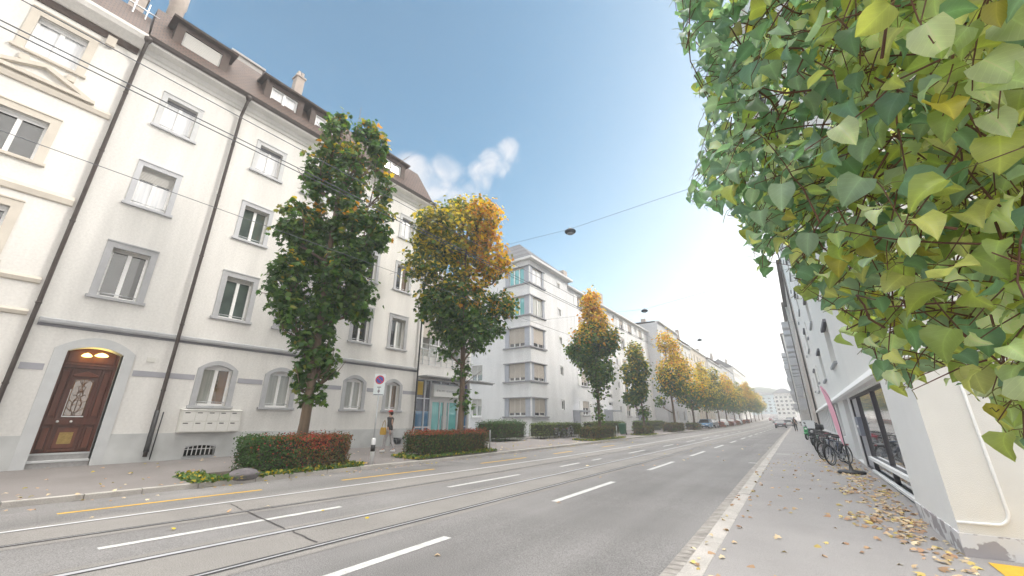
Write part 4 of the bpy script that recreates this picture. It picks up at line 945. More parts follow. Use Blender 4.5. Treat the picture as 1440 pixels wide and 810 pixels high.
def crown(lobes, nleaf, size, e, d, colfn, clump=9, cr=.22, jit=.5, tmpl='M', solid=.55):
    """leaf positions for a list of lobes (lateral s, height z, lateral radius, vertical radius)"""
    A = np.array([l[2] * (l[2] + l[3]) for l in lobes]); A = A / A.sum()
    P = []; NR = []; CO = []; centers = []
    for l, a in zip(lobes, A):
        s, z, rs, rz = l[:4]; dj = rng.normal(0, jit * rs)
        c = np.array([e[0] * s + d[0] * dj, e[1] * s + d[1] * dj, z]); centers.append(c)
        nc = max(3, int(nleaf * a / clump))
        u = unit(rng.normal(size=(nc, 3))); r = solid + (1.02 - solid) * rng.random(nc) ** .7
        # ragged outline: push some clumps out, pull some in
        r *= 1 + rng.normal(0, .10, nc)
        q = u * r[:, None]; off = e[None, :] * q[:, 0:1] * rs + d[None, :] * q[:, 1:2] * rs * 1.1 + np.array([[0, 0, 1]]) * q[:, 2:3] * rz
        cp = c + off
        auto = colfn(cp, q, l)
        for k in range(nc):
            m = rng.integers(clump - 3, clump + 4)
            pp = cp[k] + rng.normal(0, cr, (m, 3)) * np.array([1, 1, .7]); P.append(pp)
            nn = unit(off[k] / np.array([max(rs, .3), max(rs, .3), max(rz, .3)]))[None] * .7 + np.array([[0, 0, .55]]) + rng.normal(0, .55, (m, 3)); NR.append(nn)
            pa = auto[k]
            base = pick(GREEN, m) * rng.uniform(.75, 1.35, (m, 1))
            t = rng.random((m, 1)); col = np.where(t < pa[0], pick(ORANGE, m), np.where(t < pa[0] + pa[1], pick(YELLOW, m), np.where(t < pa[0] + pa[1] + pa[2], pick(OLIVE, m), base))) * rng.uniform(.8, 1.2, (m, 1)); CO.append(col)
    P = np.concatenate(P); NR = np.concatenate(NR); CO = np.concatenate(CO)
    tip = rng.normal(0, .6, P.shape) + np.array([0, 0, -1.0])
    x, y, z = frames(NR, tip)
    sc = size * rng.uniform(.65, 1.25, len(P))
    return P, x, y, z, sc, CO, centers
def tree_mesh(parent, lobes, nleaf, size, e, d, colfn, height, tr, lean=(0, 0), **kw):
    tm = kw.pop('tmpl', 'M')
    P, x, y, z, sc, CO, cen = crown(lobes, nleaf, size, e, d, colfn, **kw)
    tv, tf = (TV_M, TF_M) if tm == 'M' else (TV_Q, TF_Q)
    co = scatter('crown', tv, tf, P, x, y, z, sc, CO, M_leaf, parent)
    mb = MB(); n = 9; pts = []; rs = []
    for i in range(n + 1):
        t = i / n; pts.append((lean[0] * t + .05 * math.sin(t * 7) * (t > 0), lean[1] * t + .05 * math.sin(t * 5 + 1) * (t > 0), height * t - .25 * (i == 0))); rs.append(tr * (1.25 if i == 0 else 1) * (1 - .72 * t))
    mb.tube(pts, rs, 12)
    for c in cen:
        if c[2] < height * .22: continue
        h0 = max(height * .2, min(height * .85, c[2] - 1.2 - abs(c[0]) * .4)); t = h0 / height
        a = np.array([lean[0] * t, lean[1] * t, h0]); mid = (a * .5 + c * .5) + np.array([(c[0] - a[0]) * .2, (c[1] - a[1]) * .2, -.25])
        mb.tube([a, mid, c], [tr * .42 * (1 - t * .5), tr * .28, tr * .1], 7)
        for _ in range(4):
            q = c + rng.normal(0, .45, 3) * np.array([l_ for l_ in (1, 1, 1.2)]); mb.tube([mid, (mid + q) / 2 + rng.normal(0, .1, 3), q], [tr * .16, tr * .1, .008], 5)
    mb.build('trunk', M_bark, parent)
    return co
def viewdirs(x, y):
    d = np.array([x, y, 0.0]); d /= np.linalg.norm(d); return np.array([d[1], -d[0], 0.0]), d
def rel(lobes, zb): return [(s * .97, z - zb, a * .86, b * .86) for s, z, a, b in lobes]
T1 = [(-1.21, 4.7, 0.73, 1.31), (-1.44, 7.05, 0.58, 1.03), (-0.66, 6.64, 0.94, 1.79), (-0.95, 9.4, 0.54, 1.75), (-0.68, 11.23, 0.39, 1.17), (0.18, 9.43, 0.84, 2.04), (0.78, 11.8, 0.26, 0.95), (0.39, 11.84, 0.25, 0.79), (1.19, 11.01, 0.4, 1.29), (1.66, 9.36, 0.28, 1.16), (1.59, 7.32, 0.49, 1.2), (0.78, 6.82, 1.08, 1.82), (1.2, 4.55, 0.7, 1.15), (0.06, 3.95, 0.6, 0.9), (-0.08, 2.01, 0.36, 0.7), (0.53, 1.81, 0.24, 0.4), (-0.04, 0.55, 0.19, 0.5), (-0.85, 3.6, 0.55, 0.75), (0.5, 4.98, 0.97, 1.39), (-0.41, 11.89, 0.26, 0.53), (.15, 2.95, .5, .75), (-.32, 1.35, .26, .55), (.34, 1.0, .22, .45), (.3, 2.2, .36, .5), (-.35, 2.7, .4, .5)]
T2 = [(-0.71, 9.87, 2.3, 2.0), (-2.17, 8.28, 1.2, 1.7), (1.3, 8.89, 1.03, 1.91), (-0.16, 6.13, 1.85, 2.2), (-1.55, 5.69, 1.1, 1.3), (2.19, 6.02, 0.85, 0.8), (1.37, 4.82, 0.9, 0.95), (-0.8, 4.01, 0.88, 1.1), (-0.41, 11.8, 0.5, 0.56), (0.57, 4.23, 0.95, 1.2), (-0.01, 2.41, 0.42, 0.5), (0.26, 0.88, 0.28, .9), (-1.91, 10.0, 1.1, 1.4), (0.85, 10.7, 1.0, 1.2), (2.18, 8.21, 0.35, 0.55)]
T3 = [(-0.06, 9.98, 0.85, 1.3), (0.2, 8.34, 1.35, 1.45), (-1.77, 5.79, 0.6, 0.55), (-0.95, 5.46, 1.25, 1.3), (1.03, 6.42, 1.1, 1.5), (0.26, 4.05, 1.4, 1.5), (1.74, 6.52, 0.5, 0.95), (0.21, 2.43, 0.5, 0.75), (0.03, 0.75, 0.28, 0.9), (-0.26, 6.79, 1.5, 1.45)]
T4 = [(-0.2, 6.86, 0.9, 1.3), (-0.84, 4.83, 0.95, 1.3), (-0.11, 3.32, 0.95, 1.4), (-0.79, 2.25, 1.0, 0.8), (0.12, 0.82, 0.36, 0.8), (0.36, 5.16, 0.75, 1.3)]
T5 = [(0.02, 10.24, 1.1, 1.7), (1.12, 9.01, 1.0, 1.65), (0.53, 6.4, 2.2, 2.15), (-0.52, 5.05, 1.35, 1.6), (0.67, 4.1, 1.65, 1.2), (-1.42, 2.62, 0.65, 0.7)]
def cf1(cp, q, l):
    top = sstep(.35, .95, q[:, 2] + rng.normal(0, .2, len(q))) * sstep(5.5, 9.5, cp[:, 2]); right = sstep(.3, .9, q[:, 0]) * sstep(6, 11, cp[:, 2])
    o = np.clip(top * .55 + right * .25, 0, .7); return np.c_[o * .38, o * .18, np.clip(o * .9 + .04, 0, .4)]
def cf2(cp, q, l):
    h = sstep(6.0, 10.5, cp[:, 2] + rng.normal(0, .7, len(q))); r = sstep(-.8, 1.6, cp[:, 0] * E2[0] + cp[:, 1] * E2[1] + rng.normal(0, .5, len(q)))
    o = h * r * .72; yl = h * (.32 - .12 * r); return np.c_[o, yl, np.clip(h * .55, 0, 1 - o - yl)]
def cf3(cp, q, l):
    h = sstep(7.2, 9.6, cp[:, 2] + rng.normal(0, .7, len(q))); g = .06 + 0 * h
    return np.c_[h * .62, h * .28, g + .08]
def cf4(cp, q, l):
    h = sstep(3, 8, cp[:, 2] + rng.normal(0, .8, len(q))); return np.c_[h * .03, h * .14, .12 + h * .35]
def cf5(cp, q, l):
    h = sstep(4.5, 9, cp[:, 2] + rng.normal(0, .9, len(q))); return np.c_[h * .4, h * .42 + .03, .18 + 0 * h]
TG = 'maples lining the left kerb'
def street_tree(label, y, lobes, nleaf, size, colfn, tr, x=-13.4, **kw):
    zb = pl(x, y); t = thing('maple_tree', label, 'tree', (x, y, zb), 0, TG); e, d = viewdirs(x, y)
    tree_mesh(t, rel(lobes, zb), nleaf, size, e, d, colfn, max(l[1] for l in lobes) - zb - 1.0, tr, **kw); return t
street_tree('tall narrow dark green maple with upright plumes before the white apartment house', 6.97, T1, 13500, .19, cf1, .17, cr=.12, clump=10, jit=.35, solid=.5)
E2 = viewdirs(-13.4, 14.5)[0]
street_tree('broad maple with orange and olive top by the glass entrance', 14.5, T2, 15500, .19, cf2, .16, cr=.18, clump=9, jit=.3)
street_tree('upright maple with bright orange tip before the long grey apartment building', 30.9, T3, 9000, .22, cf3, .15, cr=.22, jit=.3)
street_tree('short slim green maple right after the orange-tipped one', 42.1, T4, 4200, .25, cf4, .13, cr=.24, jit=.3)
street_tree('wide maple with golden top beside the blue parked car', 54.6, T5, 5200, .30, cf5, .16, cr=.3, jit=.3, tmpl='Q')
# the rest of the row: three grown variants, copied
def cvar(k):
    def f(cp, q, l):
        h = sstep(3.5, 8, cp[:, 2] + rng.normal(0, .9, len(q)))
        if k == 0: return np.c_[h * .40, h * .52, .12 + 0 * h]
        if k == 1: return np.c_[h * .12, h * .66, .2 + 0 * h]
        return np.c_[h * .05, h * .25 + .03, .30 + 0 * h]
    return f
variants = []
for k in range(3):
    lobes = [(rng.normal(0, .5), 8.9, 1.1, 1.8), (rng.normal(.5, .5), 7.2, 1.6, 1.9), (-.9, 5.8, 1.4, 1.6), (.9, 5.4, 1.5, 1.7), (0, 4.4, 1.6, 1.5), (rng.normal(0, .6), 10.2, .8, 1.3)]
    variants.append((lobes, cvar(k)))
labs = ['golden maple, sixth tree along the left kerb', 'seventh maple of the row, yellow green, beyond the golden ones', 'eighth maple of the row, mostly green', 'ninth maple of the row, amber topped', 'tenth maple of the row, lemon yellow', 'eleventh maple of the row, dull green', 'twelfth maple of the row, amber', 'thirteenth maple of the row, yellow, small with distance', 'fourteenth maple of the row, far and green', 'fifteenth maple of the row, far and golden', 'farthest maple of the row, at the bend']
protos = {}
for i, y in enumerate((66, 77, 88.5, 100, 112, 124, 136, 149, 163, 178, 194)):
    k = (0, 1, 2, 0, 1, 2, 0, 1, 2, 0, 1)[i]; x = -13.4 + rng.normal(0, .15); zb = pl(-13.4, y)
    t = thing('maple_tree', labs[i], 'tree', (x, y, zb), rng.uniform(0, 6.28), TG)
    if k not in protos:
        lobes, cf = variants[k]; e, d = np.array([1., 0, 0]), np.array([0, 1., 0])
        tree_mesh(t, lobes, 4200, .32, e, d, cf, 9.6, .15, cr=.32, jit=.5, tmpl='Q'); protos[k] = t
    else:
        for ch in [c for c in COL.objects if c.parent == protos[k]]:
            c = ch.copy(); COL.objects.link(c); c.parent = t
        t.scale = (1, 1, rng.uniform(.92, 1.08))

# ------------------------------------------------------------------ hedges
HGREEN = np.array([(.026, .07, .015), (.038, .095, .02), (.058, .125, .026)]); HRED = np.array([(.34, .045, .03), (.28, .05, .03), (.36, .10, .04)]); HBRN = np.array([(.15, .085, .035), (.11, .075, .03), (.17, .11, .045)]); HPALE = np.array([(.13, .16, .05), (.16, .19, .06), (.10, .14, .045)])
def hedge(label, x0, x1, y0, y1, zb, h, n, size, colfn, group='clipped hedges', rnd=.06, sl=0.0, name='hedge'):
    t = thing(name, label, 'hedge', ((x0 + x1) / 2, (y0 + y1) / 2, zb), 0, group)
    w, l = (x1 - x0) / 2, (y1 - y0) / 2
    areas = np.array([2 * w * 2 * l, 2 * l * h, 2 * l * h, 2 * w * h, 2 * w * h]); f = rng.choice(5, n, p=areas / areas.sum()); a, b = rng.uniform(-1, 1, n), rng.uniform(0, 1, n)
    P = np.zeros((n, 3)); Nn = np.zeros((n, 3))
    for k in range(5):
        m = f == k
        if k == 0: P[m] = np.c_[a[m] * w, (b[m] * 2 - 1) * l, np.full(m.sum(), h)]; Nn[m] = (0, 0, 1)
        elif k in (1, 2): s = 1 if k == 1 else -1; P[m] = np.c_[np.full(m.sum(), s * w), a[m] * l, b[m] * h]; Nn[m] = (s, 0, .2)
        else: s = 1 if k == 3 else -1; P[m] = np.c_[a[m] * w, np.full(m.sum(), s * l), b[m] * h]; Nn[m] = (0, s, .2)
    un = np.sin(P[:, 1] * 3.1 + 1) * .03 + np.sin(P[:, 2] * 5 + P[:, 1] * 2) * .025
    P += Nn * (un[:, None] + rng.normal(-.02, rnd, (n, 1)))
    P[:, 2] = np.maximum(P[:, 2], .03)
    kp = rng.random(n) < np.clip(.35 + P[:, 2] / h * 2.2, 0, 1); P, Nn = P[kp], Nn[kp]; n = len(P)
    col = colfn(P, w, l, h); nr = Nn + rng.normal(0, .6, (n, 3)); tip = rng.normal(0, 1, (n, 3)) + np.array([0, 0, .5])
    x, y, z = frames(nr, tip); tv = TV_Q * np.array([.8, 1, 1])
    scatter('foliage', tv, TF_Q, P, x, y, z, size * rng.uniform(.6, 1.3, n), col * rng.uniform(.75, 1.3, (n, 1)), M_hleaf, t)
    mb = MB(); mb.box(-w + .10, w - .10, -l + .10, l - .10, .16 * h, h - .08)
    for k in range(int(l * 14)): a, b2 = rng.uniform(-w + .12, w - .12), rng.uniform(-l + .1, l - .1); mb.tube([(a, b2, -.05), (a + rng.normal(0, .04), b2 + rng.normal(0, .04), .3 * h)], .012, 5)
    mb.build('twigs', M_hcore, t)
    return t
def mix(p, A, B): m = rng.random((len(p), 1)) < p[:, None]; return np.where(m, pick(A, len(p)), pick(B, len(p)))
def hc1(P, w, l, h):
    red = sstep(-.75, .1, P[:, 1] / l + rng.normal(0, .28, len(P))) * sstep(.2, .95, P[:, 2] / h + rng.normal(0, .2, len(P))) * (1 - sstep(.2, .9, P[:, 1] / l) * .7); brn = sstep(-.7, .7, P[:, 1] / l + rng.normal(0, .2, len(P))) * .7 + .06
    c = mix(brn, HBRN, HGREEN); r = rng.random((len(P), 1)) < (red * .8)[:, None]; return np.where(r, pick(HRED, len(P)), c)
def hc2(P, w, l, h):
    red = sstep(.82, 1.0, P[:, 2] / h) * .6; brn = .25 + .35 * sstep(-.2, .6, P[:, 1] / l); c = mix(brn, HBRN, HGREEN); r = rng.random((len(P), 1)) < red[:, None]; return np.where(r, pick(HRED, len(P)), c)
def hcg(P, w, l, h): return mix(np.full(len(P), .06), HBRN, HGREEN)
def hcp(P, w, l, h): return mix(np.full(len(P), .75), HPALE, HGREEN)
def hcb(P, w, l, h): return mix(np.full(len(P), .55), HBRN, HGREEN)
def hcr(P, w, l, h): return mix(np.full(len(P), .6), HRED, HBRN)
GH = 'clipped planter hedges round the street trees'
hedge('long red and green clipped hedge round the foot of the tall narrow maple', -14.0, -12.75, 5.42, 8.42, pl(-13.3, 6.7), .95, 15000, .062, hc1, GH)
hedge('brown and green clipped hedge round the foot of the broad orange maple', -14.0, -12.75, 11.72, 15.85, pl(-13.3, 13.8), .92, 13000, .065, hc2, GH)
hedge('dark brown green hedge round the foot of the orange-tipped maple', -14.0, -12.75, 28.3, 32.6, pl(-13.3, 30), .85, 4500, .09, hcb, GH)
hedge('small brown hedge round the foot of the short slim maple', -14.0, -12.8, 40.3, 43.4, pl(-13.3, 42), .75, 2200, .11, hcb, GH)
hedge('dark green hedge with shrub at the foot of the wide golden maple', -14.1, -12.8, 51.5, 57, pl(-13.3, 54), .95, 2600, .13, hcb, GH)
for i, y in enumerate((63, 86, 98, 110, 122, 134)):
    hedge(['dark hedge just before the blue parked car', 'reddish hedge beyond the dark parked car', 'second reddish far hedge along the left kerb', 'third reddish far hedge along the left kerb', 'fourth reddish far hedge along the left kerb', 'farthest reddish hedge along the left kerb'][i], -14.0, -12.8, y, y + 5, pl(-13.3, y + 2), .85, 900, .2, hcb if i == 0 else hcr, GH)
GB = 'hedges in front of the apartment buildings'
hedge('dark green rounded hedge beside the glass entrance', -18.2, -16.3, 21.4, 24.6, pl(-17, 23), 1.15, 7000, .085, hcg, GB, rnd=.1)
hedge('pale olive clipped hedge behind the leaning bicycles', -17.2, -16.0, 26.4, 33.2, pl(-16.5, 30), 1.05, 6500, .085, hcp, GB)
hedge('olive clipped hedge behind the orange-tipped maple', -17.0, -16.0, 35.4, 44.0, pl(-16.5, 40), 1.1, 4500, .11, hcp, GB)
hedge('olive hedge before the far entrance porch', -17.0, -16.0, 49, 60, pl(-16.5, 54), 1.1, 3200, .14, hcp, GB)
# small upright shrub of yellow green leaves by the hedge of the second tree and under it: planting strip ground cover
def ground_cover(y0, y1, n, label=None):
    x = rng.uniform(-14.15, -12.5, n); y = rng.uniform(y0, y1, n); edge = (x > -12.82) | (y < y0 + .55) | (y > y1 - .4)
    x, y = x[edge], y[edge]; n = len(x); z = np.array([pl(a, b) for a, b in zip(x, y)])
    P = np.c_[x, y, z + rng.random(n) * .09]; yel = rng.random((n, 1)) < .24
    col = np.where(yel, pick(YELLOW * .9, n), pick(np.array([(.06, .13, .025), (.08, .16, .03), (.10, .17, .04)]), n))
    nr = rng.normal(0, .5, (n, 3)) + np.array([0, 0, .7]); tip = rng.normal(0, 1, (n, 3)) + np.array([0, 0, .5]); X, Y, Z = frames(nr, tip)
    tag(scatter('ground_cover', TV_Q, TF_Q, P, X, Y, Z, rng.uniform(.05, .12, n), col, M_hleaf), kind='stuff')
ground_cover(4.1, 8.9, 6500); ground_cover(11.2, 16.4, 5000); ground_cover(27.5, 34.5, 4500); ground_cover(39.8, 44, 1500)
# soil beds
for a, b2 in ((4.2, 8.8), (11.3, 16.3), (27.6, 34.4), (39.8, 44)):
    mb = MB(); mb.add([(-14.1, a, pl(-14.1, a) + .015), (kl(a) - .17, a, pl(-12.7, a) + .012), (kl(b2) - .17, b2, pl(-12.7, b2) + .012), (-14.1, b2, pl(-14.1, b2) + .015)], [(0, 1, 2, 3)])
    tag(mb.build('planting_bed', mat('planting_soil', (.075, .06, .04), .95, var=.4, vscale=8)), kind='structure')
bm = bmesh.new(); bmesh.ops.create_icosphere(bm, subdivisions=3, radius=1)
for v in bm.verts: v.co *= 1 + .08 * math.sin(v.co.x * 4 + 1) * math.cos(v.co.y * 5) + .04 * math.sin(v.co.z * 9)
me = bpy.data.meshes.new('boulder'); bm.to_mesh(me); bm.free(); me.materials.append(mat('grey_boulder', (.17, .155, .165), .9, var=.3, vscale=6, bump=.5, bscale=30))
for p in me.polygons: p.use_smooth = True
o = bpy.data.objects.new('boulder', me); COL.objects.link(o); o.location = (-12.72, 5.25, pl(-12.9, 5.2) + .05); o.scale = (.24, .42, .17); tag(o, 'flat grey boulder in front of the red and green hedge', 'boulder')

# ------------------------------------------------------------------ fallen leaves
def litter(n, xs, ys, zf, size, pal, name='fallen_leaves'):
    P = np.c_[xs, ys, [zf(a, b) for a, b in zip(xs, ys)]]; P[:, 2] += .012 + rng.random(n) * .012
    nr = rng.normal(0, .22, (n, 3)) + np.array([0, 0, 1]); tip = rng.normal(0, 1, (n, 3)) * np.array([1, 1, 0]); X, Y, Z = frames(nr, tip)
    tag(scatter(name, TV_M * np.array([1, 1, 2.6]) + np.array([0, 0, .10]), TF_M, P, X, Y, Z, size * rng.uniform(.55, 1.25, n), pick(pal, n) * rng.uniform(.7, 1.2, (n, 1)), M_litter), kind='stuff')
LP = np.array([(.52, .38, .24), (.58, .46, .31), (.44, .29, .18), (.62, .52, .36), (.52, .35, .24), (.36, .22, .14), (.58, .45, .16)])
cl = [(1.0, 9.0), (1.05, 10.0), (.9, 11.3), (1.1, 12.2), (.85, 13.4), (1.0, 14.5), (.8, 15.8), (.95, 17), (.55, 12.0), (.9, 8.0), (1.0, 6.9), (.35, 9.0), (.7, 18.5), (.5, 20), (.6, 16.2), (.85, 10.5), (.75, 9.3), (.9, 6.2)]
xs = []; ys = []
for cx, cy in cl:
    k = rng.integers(14, 44); xs += list(rng.normal(cx, .16, k)); ys += list(rng.normal(cy, .32, k))
k = 150; xs += list(rng.uniform(-.9, 1.3, k)); ys += list(rng.uniform(5, 24, k)); k = 230; xs += list(1.35 - np.abs(rng.normal(0, .45, k))); ys += list(rng.uniform(5, 26, k))
xs = np.clip(np.array(xs), -1.1, np.where(np.array(ys) < 9.8, 1.2, 1.38)); ys = np.array(ys); litter(len(xs), xs, ys, pr, .085, LP)
k = 60; xs = rng.uniform(-1.5, -1.0, k); ys = rng.uniform(4.5, 20, k); litter(k, xs, ys, lambda x, y: G(y) + .055, .08, LP)
k = 300; xs = -12.65 - rng.random(k) ** 2 * 5.6; ys = rng.uniform(0, 34, k); litter(k, xs, ys, lambda x, y: pl(x, y) + .02, .085, np.concatenate([YELLOW * .8, LP[:6]]))
k = 170; ys = rng.uniform(0, 36, k); xs = np.array([kl(y) for y in ys]) + np.abs(rng.normal(0, .35, k)) + .04; litter(k, xs, ys, lambda x, y: G(y), .08, np.concatenate([YELLOW * .8, LP[:6]]))
k = 40; ys = rng.uniform(2, 30, k); xs = rng.uniform(-11.8, -1.9, k); litter(k, xs, ys, lambda x, y: G(y) + .004, .10, np.concatenate([YELLOW, LP]))

# ------------------------------------------------------------------ overhanging heart-leaved tree at the right
LT = thing('linden_tree', 'heart leaved tree overhanging the right pavement close to the camera', 'tree', (3.7, 2.6, G(2.6) + .05))
POLY = np.array([(938, -330), (936, -60), (948, 5), (962, 70), (985, 130), (990, 200), (966, 262), (975, 292), (1020, 300), (1052, 330), (1052, 372), (1075, 388), (1098, 345), (1125, 420), (1148, 432), (1172, 440), (1200, 478), (1228, 520), (1255, 548), (1282, 562), (1300, 520), (1338, 520), (1352, 556), (1392, 566), (1408, 610), (1432, 632), (1500, 660), (1900, 760), (2200, 760), (2200, -330)], float)
def project(P):
    cy, sy = math.cos(CAM_YAW), math.sin(CAM_YAW); c, s = math.cos(CAM_PITCH), math.sin(CAM_PITCH)
    r = P[:, 0] * cy + P[:, 1] * sy; fw = -P[:, 0] * sy + P[:, 1] * cy; u = P[:, 2] * c - fw * s; d = P[:, 2] * s + fw * c
    d = np.where(d < .05, .05, d); return np.c_[720 + CAM_F * r / d, 405 - CAM_F * u / d]
def inpoly(Q):
    x, y = Q[:, 0], Q[:, 1]; ins = np.zeros(len(Q), bool); j = len(POLY) - 1
    for i in range(len(POLY)):
        xi, yi = POLY[i]; xj, yj = POLY[j]; c = ((yi > y) != (yj > y)) & (x < (xj - xi) * (y - yi) / (yj - yi + 1e-12) + xi); ins ^= c; j = i
    return ins
# a canopy volume in space: drooping leafy twigs whose outline hangs over the pavement
def canopy_points(n):
    out = []
    while len(out) < n:
        P = np.c_[rng.uniform(-.5, 4.2, 6000), rng.uniform(.15, 3.3, 6000), rng.uniform(-.35, 3.1, 6000)]
        D = np.linalg.norm(P, axis=1); q = project(P)
        near = np.interp(q[:, 0], [930, 1080, 1250, 1440], [2.0, 1.8, 1.45, 1.3]); far = np.interp(q[:, 0], [930, 1100, 1440], [3.3, 3.2, 3.0])
        keep = inpoly(q) & (D > near) & (D < far); out += list(P[keep])
    return np.array(out[:n])
starts = canopy_points(1250); tw = MB(); L_p = []; L_t = []; L_n = []; pet = MB()
for S in starts:
    dirv = unit(np.array([rng.normal(-.55, .5), rng.normal(-.05, .5), rng.normal(-.45, .45)])); p = S - dirv * .22; path = [p.copy()]; nseg = rng.integers(5, 9); step = .065
    for k in range(nseg):
        dirv = unit(dirv + rng.normal(0, .16, 3) + np.array([0, 0, -.10])); p = p + dirv * step; path.append(p.copy())
    A = np.array(path); q = inpoly(project(A)); D = np.linalg.norm(A, axis=1)
    if not q.all() or D.min() < 1.0: A = A[q & (D > 1.0)]
    if len(A) < 3: continue
    tw.tube([tuple(a) for a in A], list(np.linspace(.0030, .0012, len(A))), 5, cap=False)
    for k in range(1, len(A)):
        side = (-1) ** k; dv = unit(A[k] - A[k - 1]); sd = unit(np.cross(dv, [0, 0, 1]) * side + rng.normal(0, .35, 3)); lp = A[k] + sd * .035 + np.array([0, 0, -.01]) + rng.normal(0, .012, 3)
        pet.tube([tuple(A[k]), tuple((A[k] + lp) / 2 + np.array([0, 0, .006])), tuple(lp)], .0011, 4, cap=False)
        L_p.append(lp); tipd = sd * .55 + dv * .3 + np.array([0, 0, -.75]) + rng.normal(0, .35, 3); L_t.append(tipd)
        out_ = -lp / np.linalg.norm(lp)
        L_n.append(out_ * rng.uniform(.1, .9) + np.array([-.25, -.1, .55]) + rng.normal(0, .42, 3))
L_p = np.array(L_p); L_t = np.array(L_t); L_n = np.array(L_n)
size = .034 + .052 * rng.random(len(L_p)) ** 1.2; tipp = L_p + unit(L_t) * size[:, None] * .8
ok = inpoly(project(tipp)) & inpoly(project(L_p)) & (np.linalg.norm(L_p, axis=1) > 1.05) | (rng.random(len(L_p)) < .035)
L_p, L_t, L_n, size = L_p[ok], L_t[ok], L_n[ok], size[ok]
# heart shaped blade, folded along the midrib and curling at the tip
st = [0.0, .10, .28, .48, .68, .86, 1.0]; hw = [.16, .40, .50, .46, .33, .15, .0]; bk = [-.02, -.10, 0, 0, 0, 0, 0]
tv = []; tf = []; vc = []
for i, (s, h, b_) in enumerate(zip(st, hw, bk)):
    cz = .14 * math.sin(s * 2.6) - .34 * s * s
    tv += [(-h, s + (b_ if h else 0), cz + .26 * h + .05 * math.sin(i * 2.2)), (-h * .5, s + b_ * .4, cz + .09 * h), (0, s, cz), (h * .5, s + b_ * .4, cz + .09 * h), (h, s + b_, cz + .30 * h - .05 * math.sin(i * 1.7 + 1))]; vc += [.92, .97, 1.22, .97, .92]
for i in range(len(st) - 1):
    for k in range(4): a = i * 5 + k; tf.append((a, a + 1, a + 6, a + 5))
TV_H = np.array(tv); VC = np.array(vc)
PX = project(L_p); n = len(L_p)
pal_blue = np.array([(.13, .23, .17), (.16, .26, .19), (.12, .22, .13), (.24, .33, .26)]); pal_yel = np.array([(.29, .34, .09), (.34, .37, .10), (.24, .31, .09), (.46, .47, .20), (.33, .41, .22), (.52, .58, .42)]); pal_gold = np.array([(.34, .30, .05), (.28, .25, .05)])  # tints hold painted light: blue-green sky sheen, yellow-green glow-through, pale highlights
t = np.clip((PX[:, 0] - 1010) / 200 + rng.normal(0, .38, n), 0, 1)[:, None]  # shifts from painted sky sheen to glow-through across the view
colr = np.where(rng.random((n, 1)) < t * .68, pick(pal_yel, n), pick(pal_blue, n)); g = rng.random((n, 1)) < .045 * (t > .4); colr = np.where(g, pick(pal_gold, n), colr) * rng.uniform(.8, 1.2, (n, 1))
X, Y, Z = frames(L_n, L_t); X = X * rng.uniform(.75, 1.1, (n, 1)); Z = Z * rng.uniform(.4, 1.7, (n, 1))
def local(o): o.location = tuple(-Vector(LT.location)); return o
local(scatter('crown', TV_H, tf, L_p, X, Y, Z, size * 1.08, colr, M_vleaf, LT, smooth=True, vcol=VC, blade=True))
local(tw.build('twig', M_twig, LT)); local(pet.build('leaf_stalk', mat('green_leaf_stalk', (.20, .19, .05), .6), LT))
# trunk and limbs, rising out of the garden at the right
mb = MB(); bx, by, bz = LT.location
mb.tube([(bx, by, bz - .2), (bx - .05, by, bz + 1.2), (bx - .15, by + .05, bz + 2.6), (bx - .2, by, bz + 4.2), (bx - .1, by - .1, bz + 6)], [.20, .16, .14, .11, .07], 14)
limbs = [[(3.55, 2.6, .9), (2.9, 2.55, 1.35), (2.0, 2.3, 1.5), (1.1, 2.15, 1.35), (.45, 2.1, 1.0)], [(3.55, 2.6, 1.4), (2.6, 2.3, 2.2), (1.6, 2.0, 2.3), (.7, 1.8, 2.0), (.1, 1.75, 1.55)], [(3.5, 2.6, .3), (2.7, 2.5, .75), (1.9, 2.35, .75), (1.2, 2.3, .55)], [(3.5, 2.6, 2.2), (2.4, 1.9, 2.9), (1.4, 1.5, 2.8), (.5, 1.3, 2.3)], [(3.5, 2.6, .6), (2.6, 2.0, 1.0), (1.7, 1.6, 1.05), (1.0, 1.45, .9)]]
for Lp in limbs: mb.tube(Lp, list(np.linspace(.05, .008, len(Lp))), 9)
local(mb.build('trunk', M_twig2, LT))
# bare interlaced twigs inside the crown
mb = MB()
for S in canopy_points(480):
    dv = unit(rng.normal(0, 1, 3) + np.array([-.7, 0, -.2])); p = S.copy(); path = [tuple(p)]
    for k in range(rng.integers(3, 6)):
        dv = unit(dv + rng.normal(0, .22, 3)); p = p + dv * .075; path.append(tuple(p))
    A = np.array(path)
    if inpoly(project(A)).all() and np.linalg.norm(A, axis=1).min() > 1.15 and project(A)[:, 0].min() > 1030: mb.tube(path, list(np.linspace(.0038, .0015, len(path))), 5, cap=False)
local(mb.build('bare_twig', M_twig, LT))
for S in ((1.55, 1.75, 1.95), (1.2, 1.75, 1.5), (1.0, 1.8, 1.85)):
    mb = MB(); S = np.array(S); mb.tube([tuple(S), tuple(S + [-.08, .02, -.2]), tuple(S + [-.15, .05, -.42]), tuple(S + [-.28, .08, -.66])], [.011, .009, .007, .004], 7); local(mb.build('hanging_branch', M_twig2, LT))

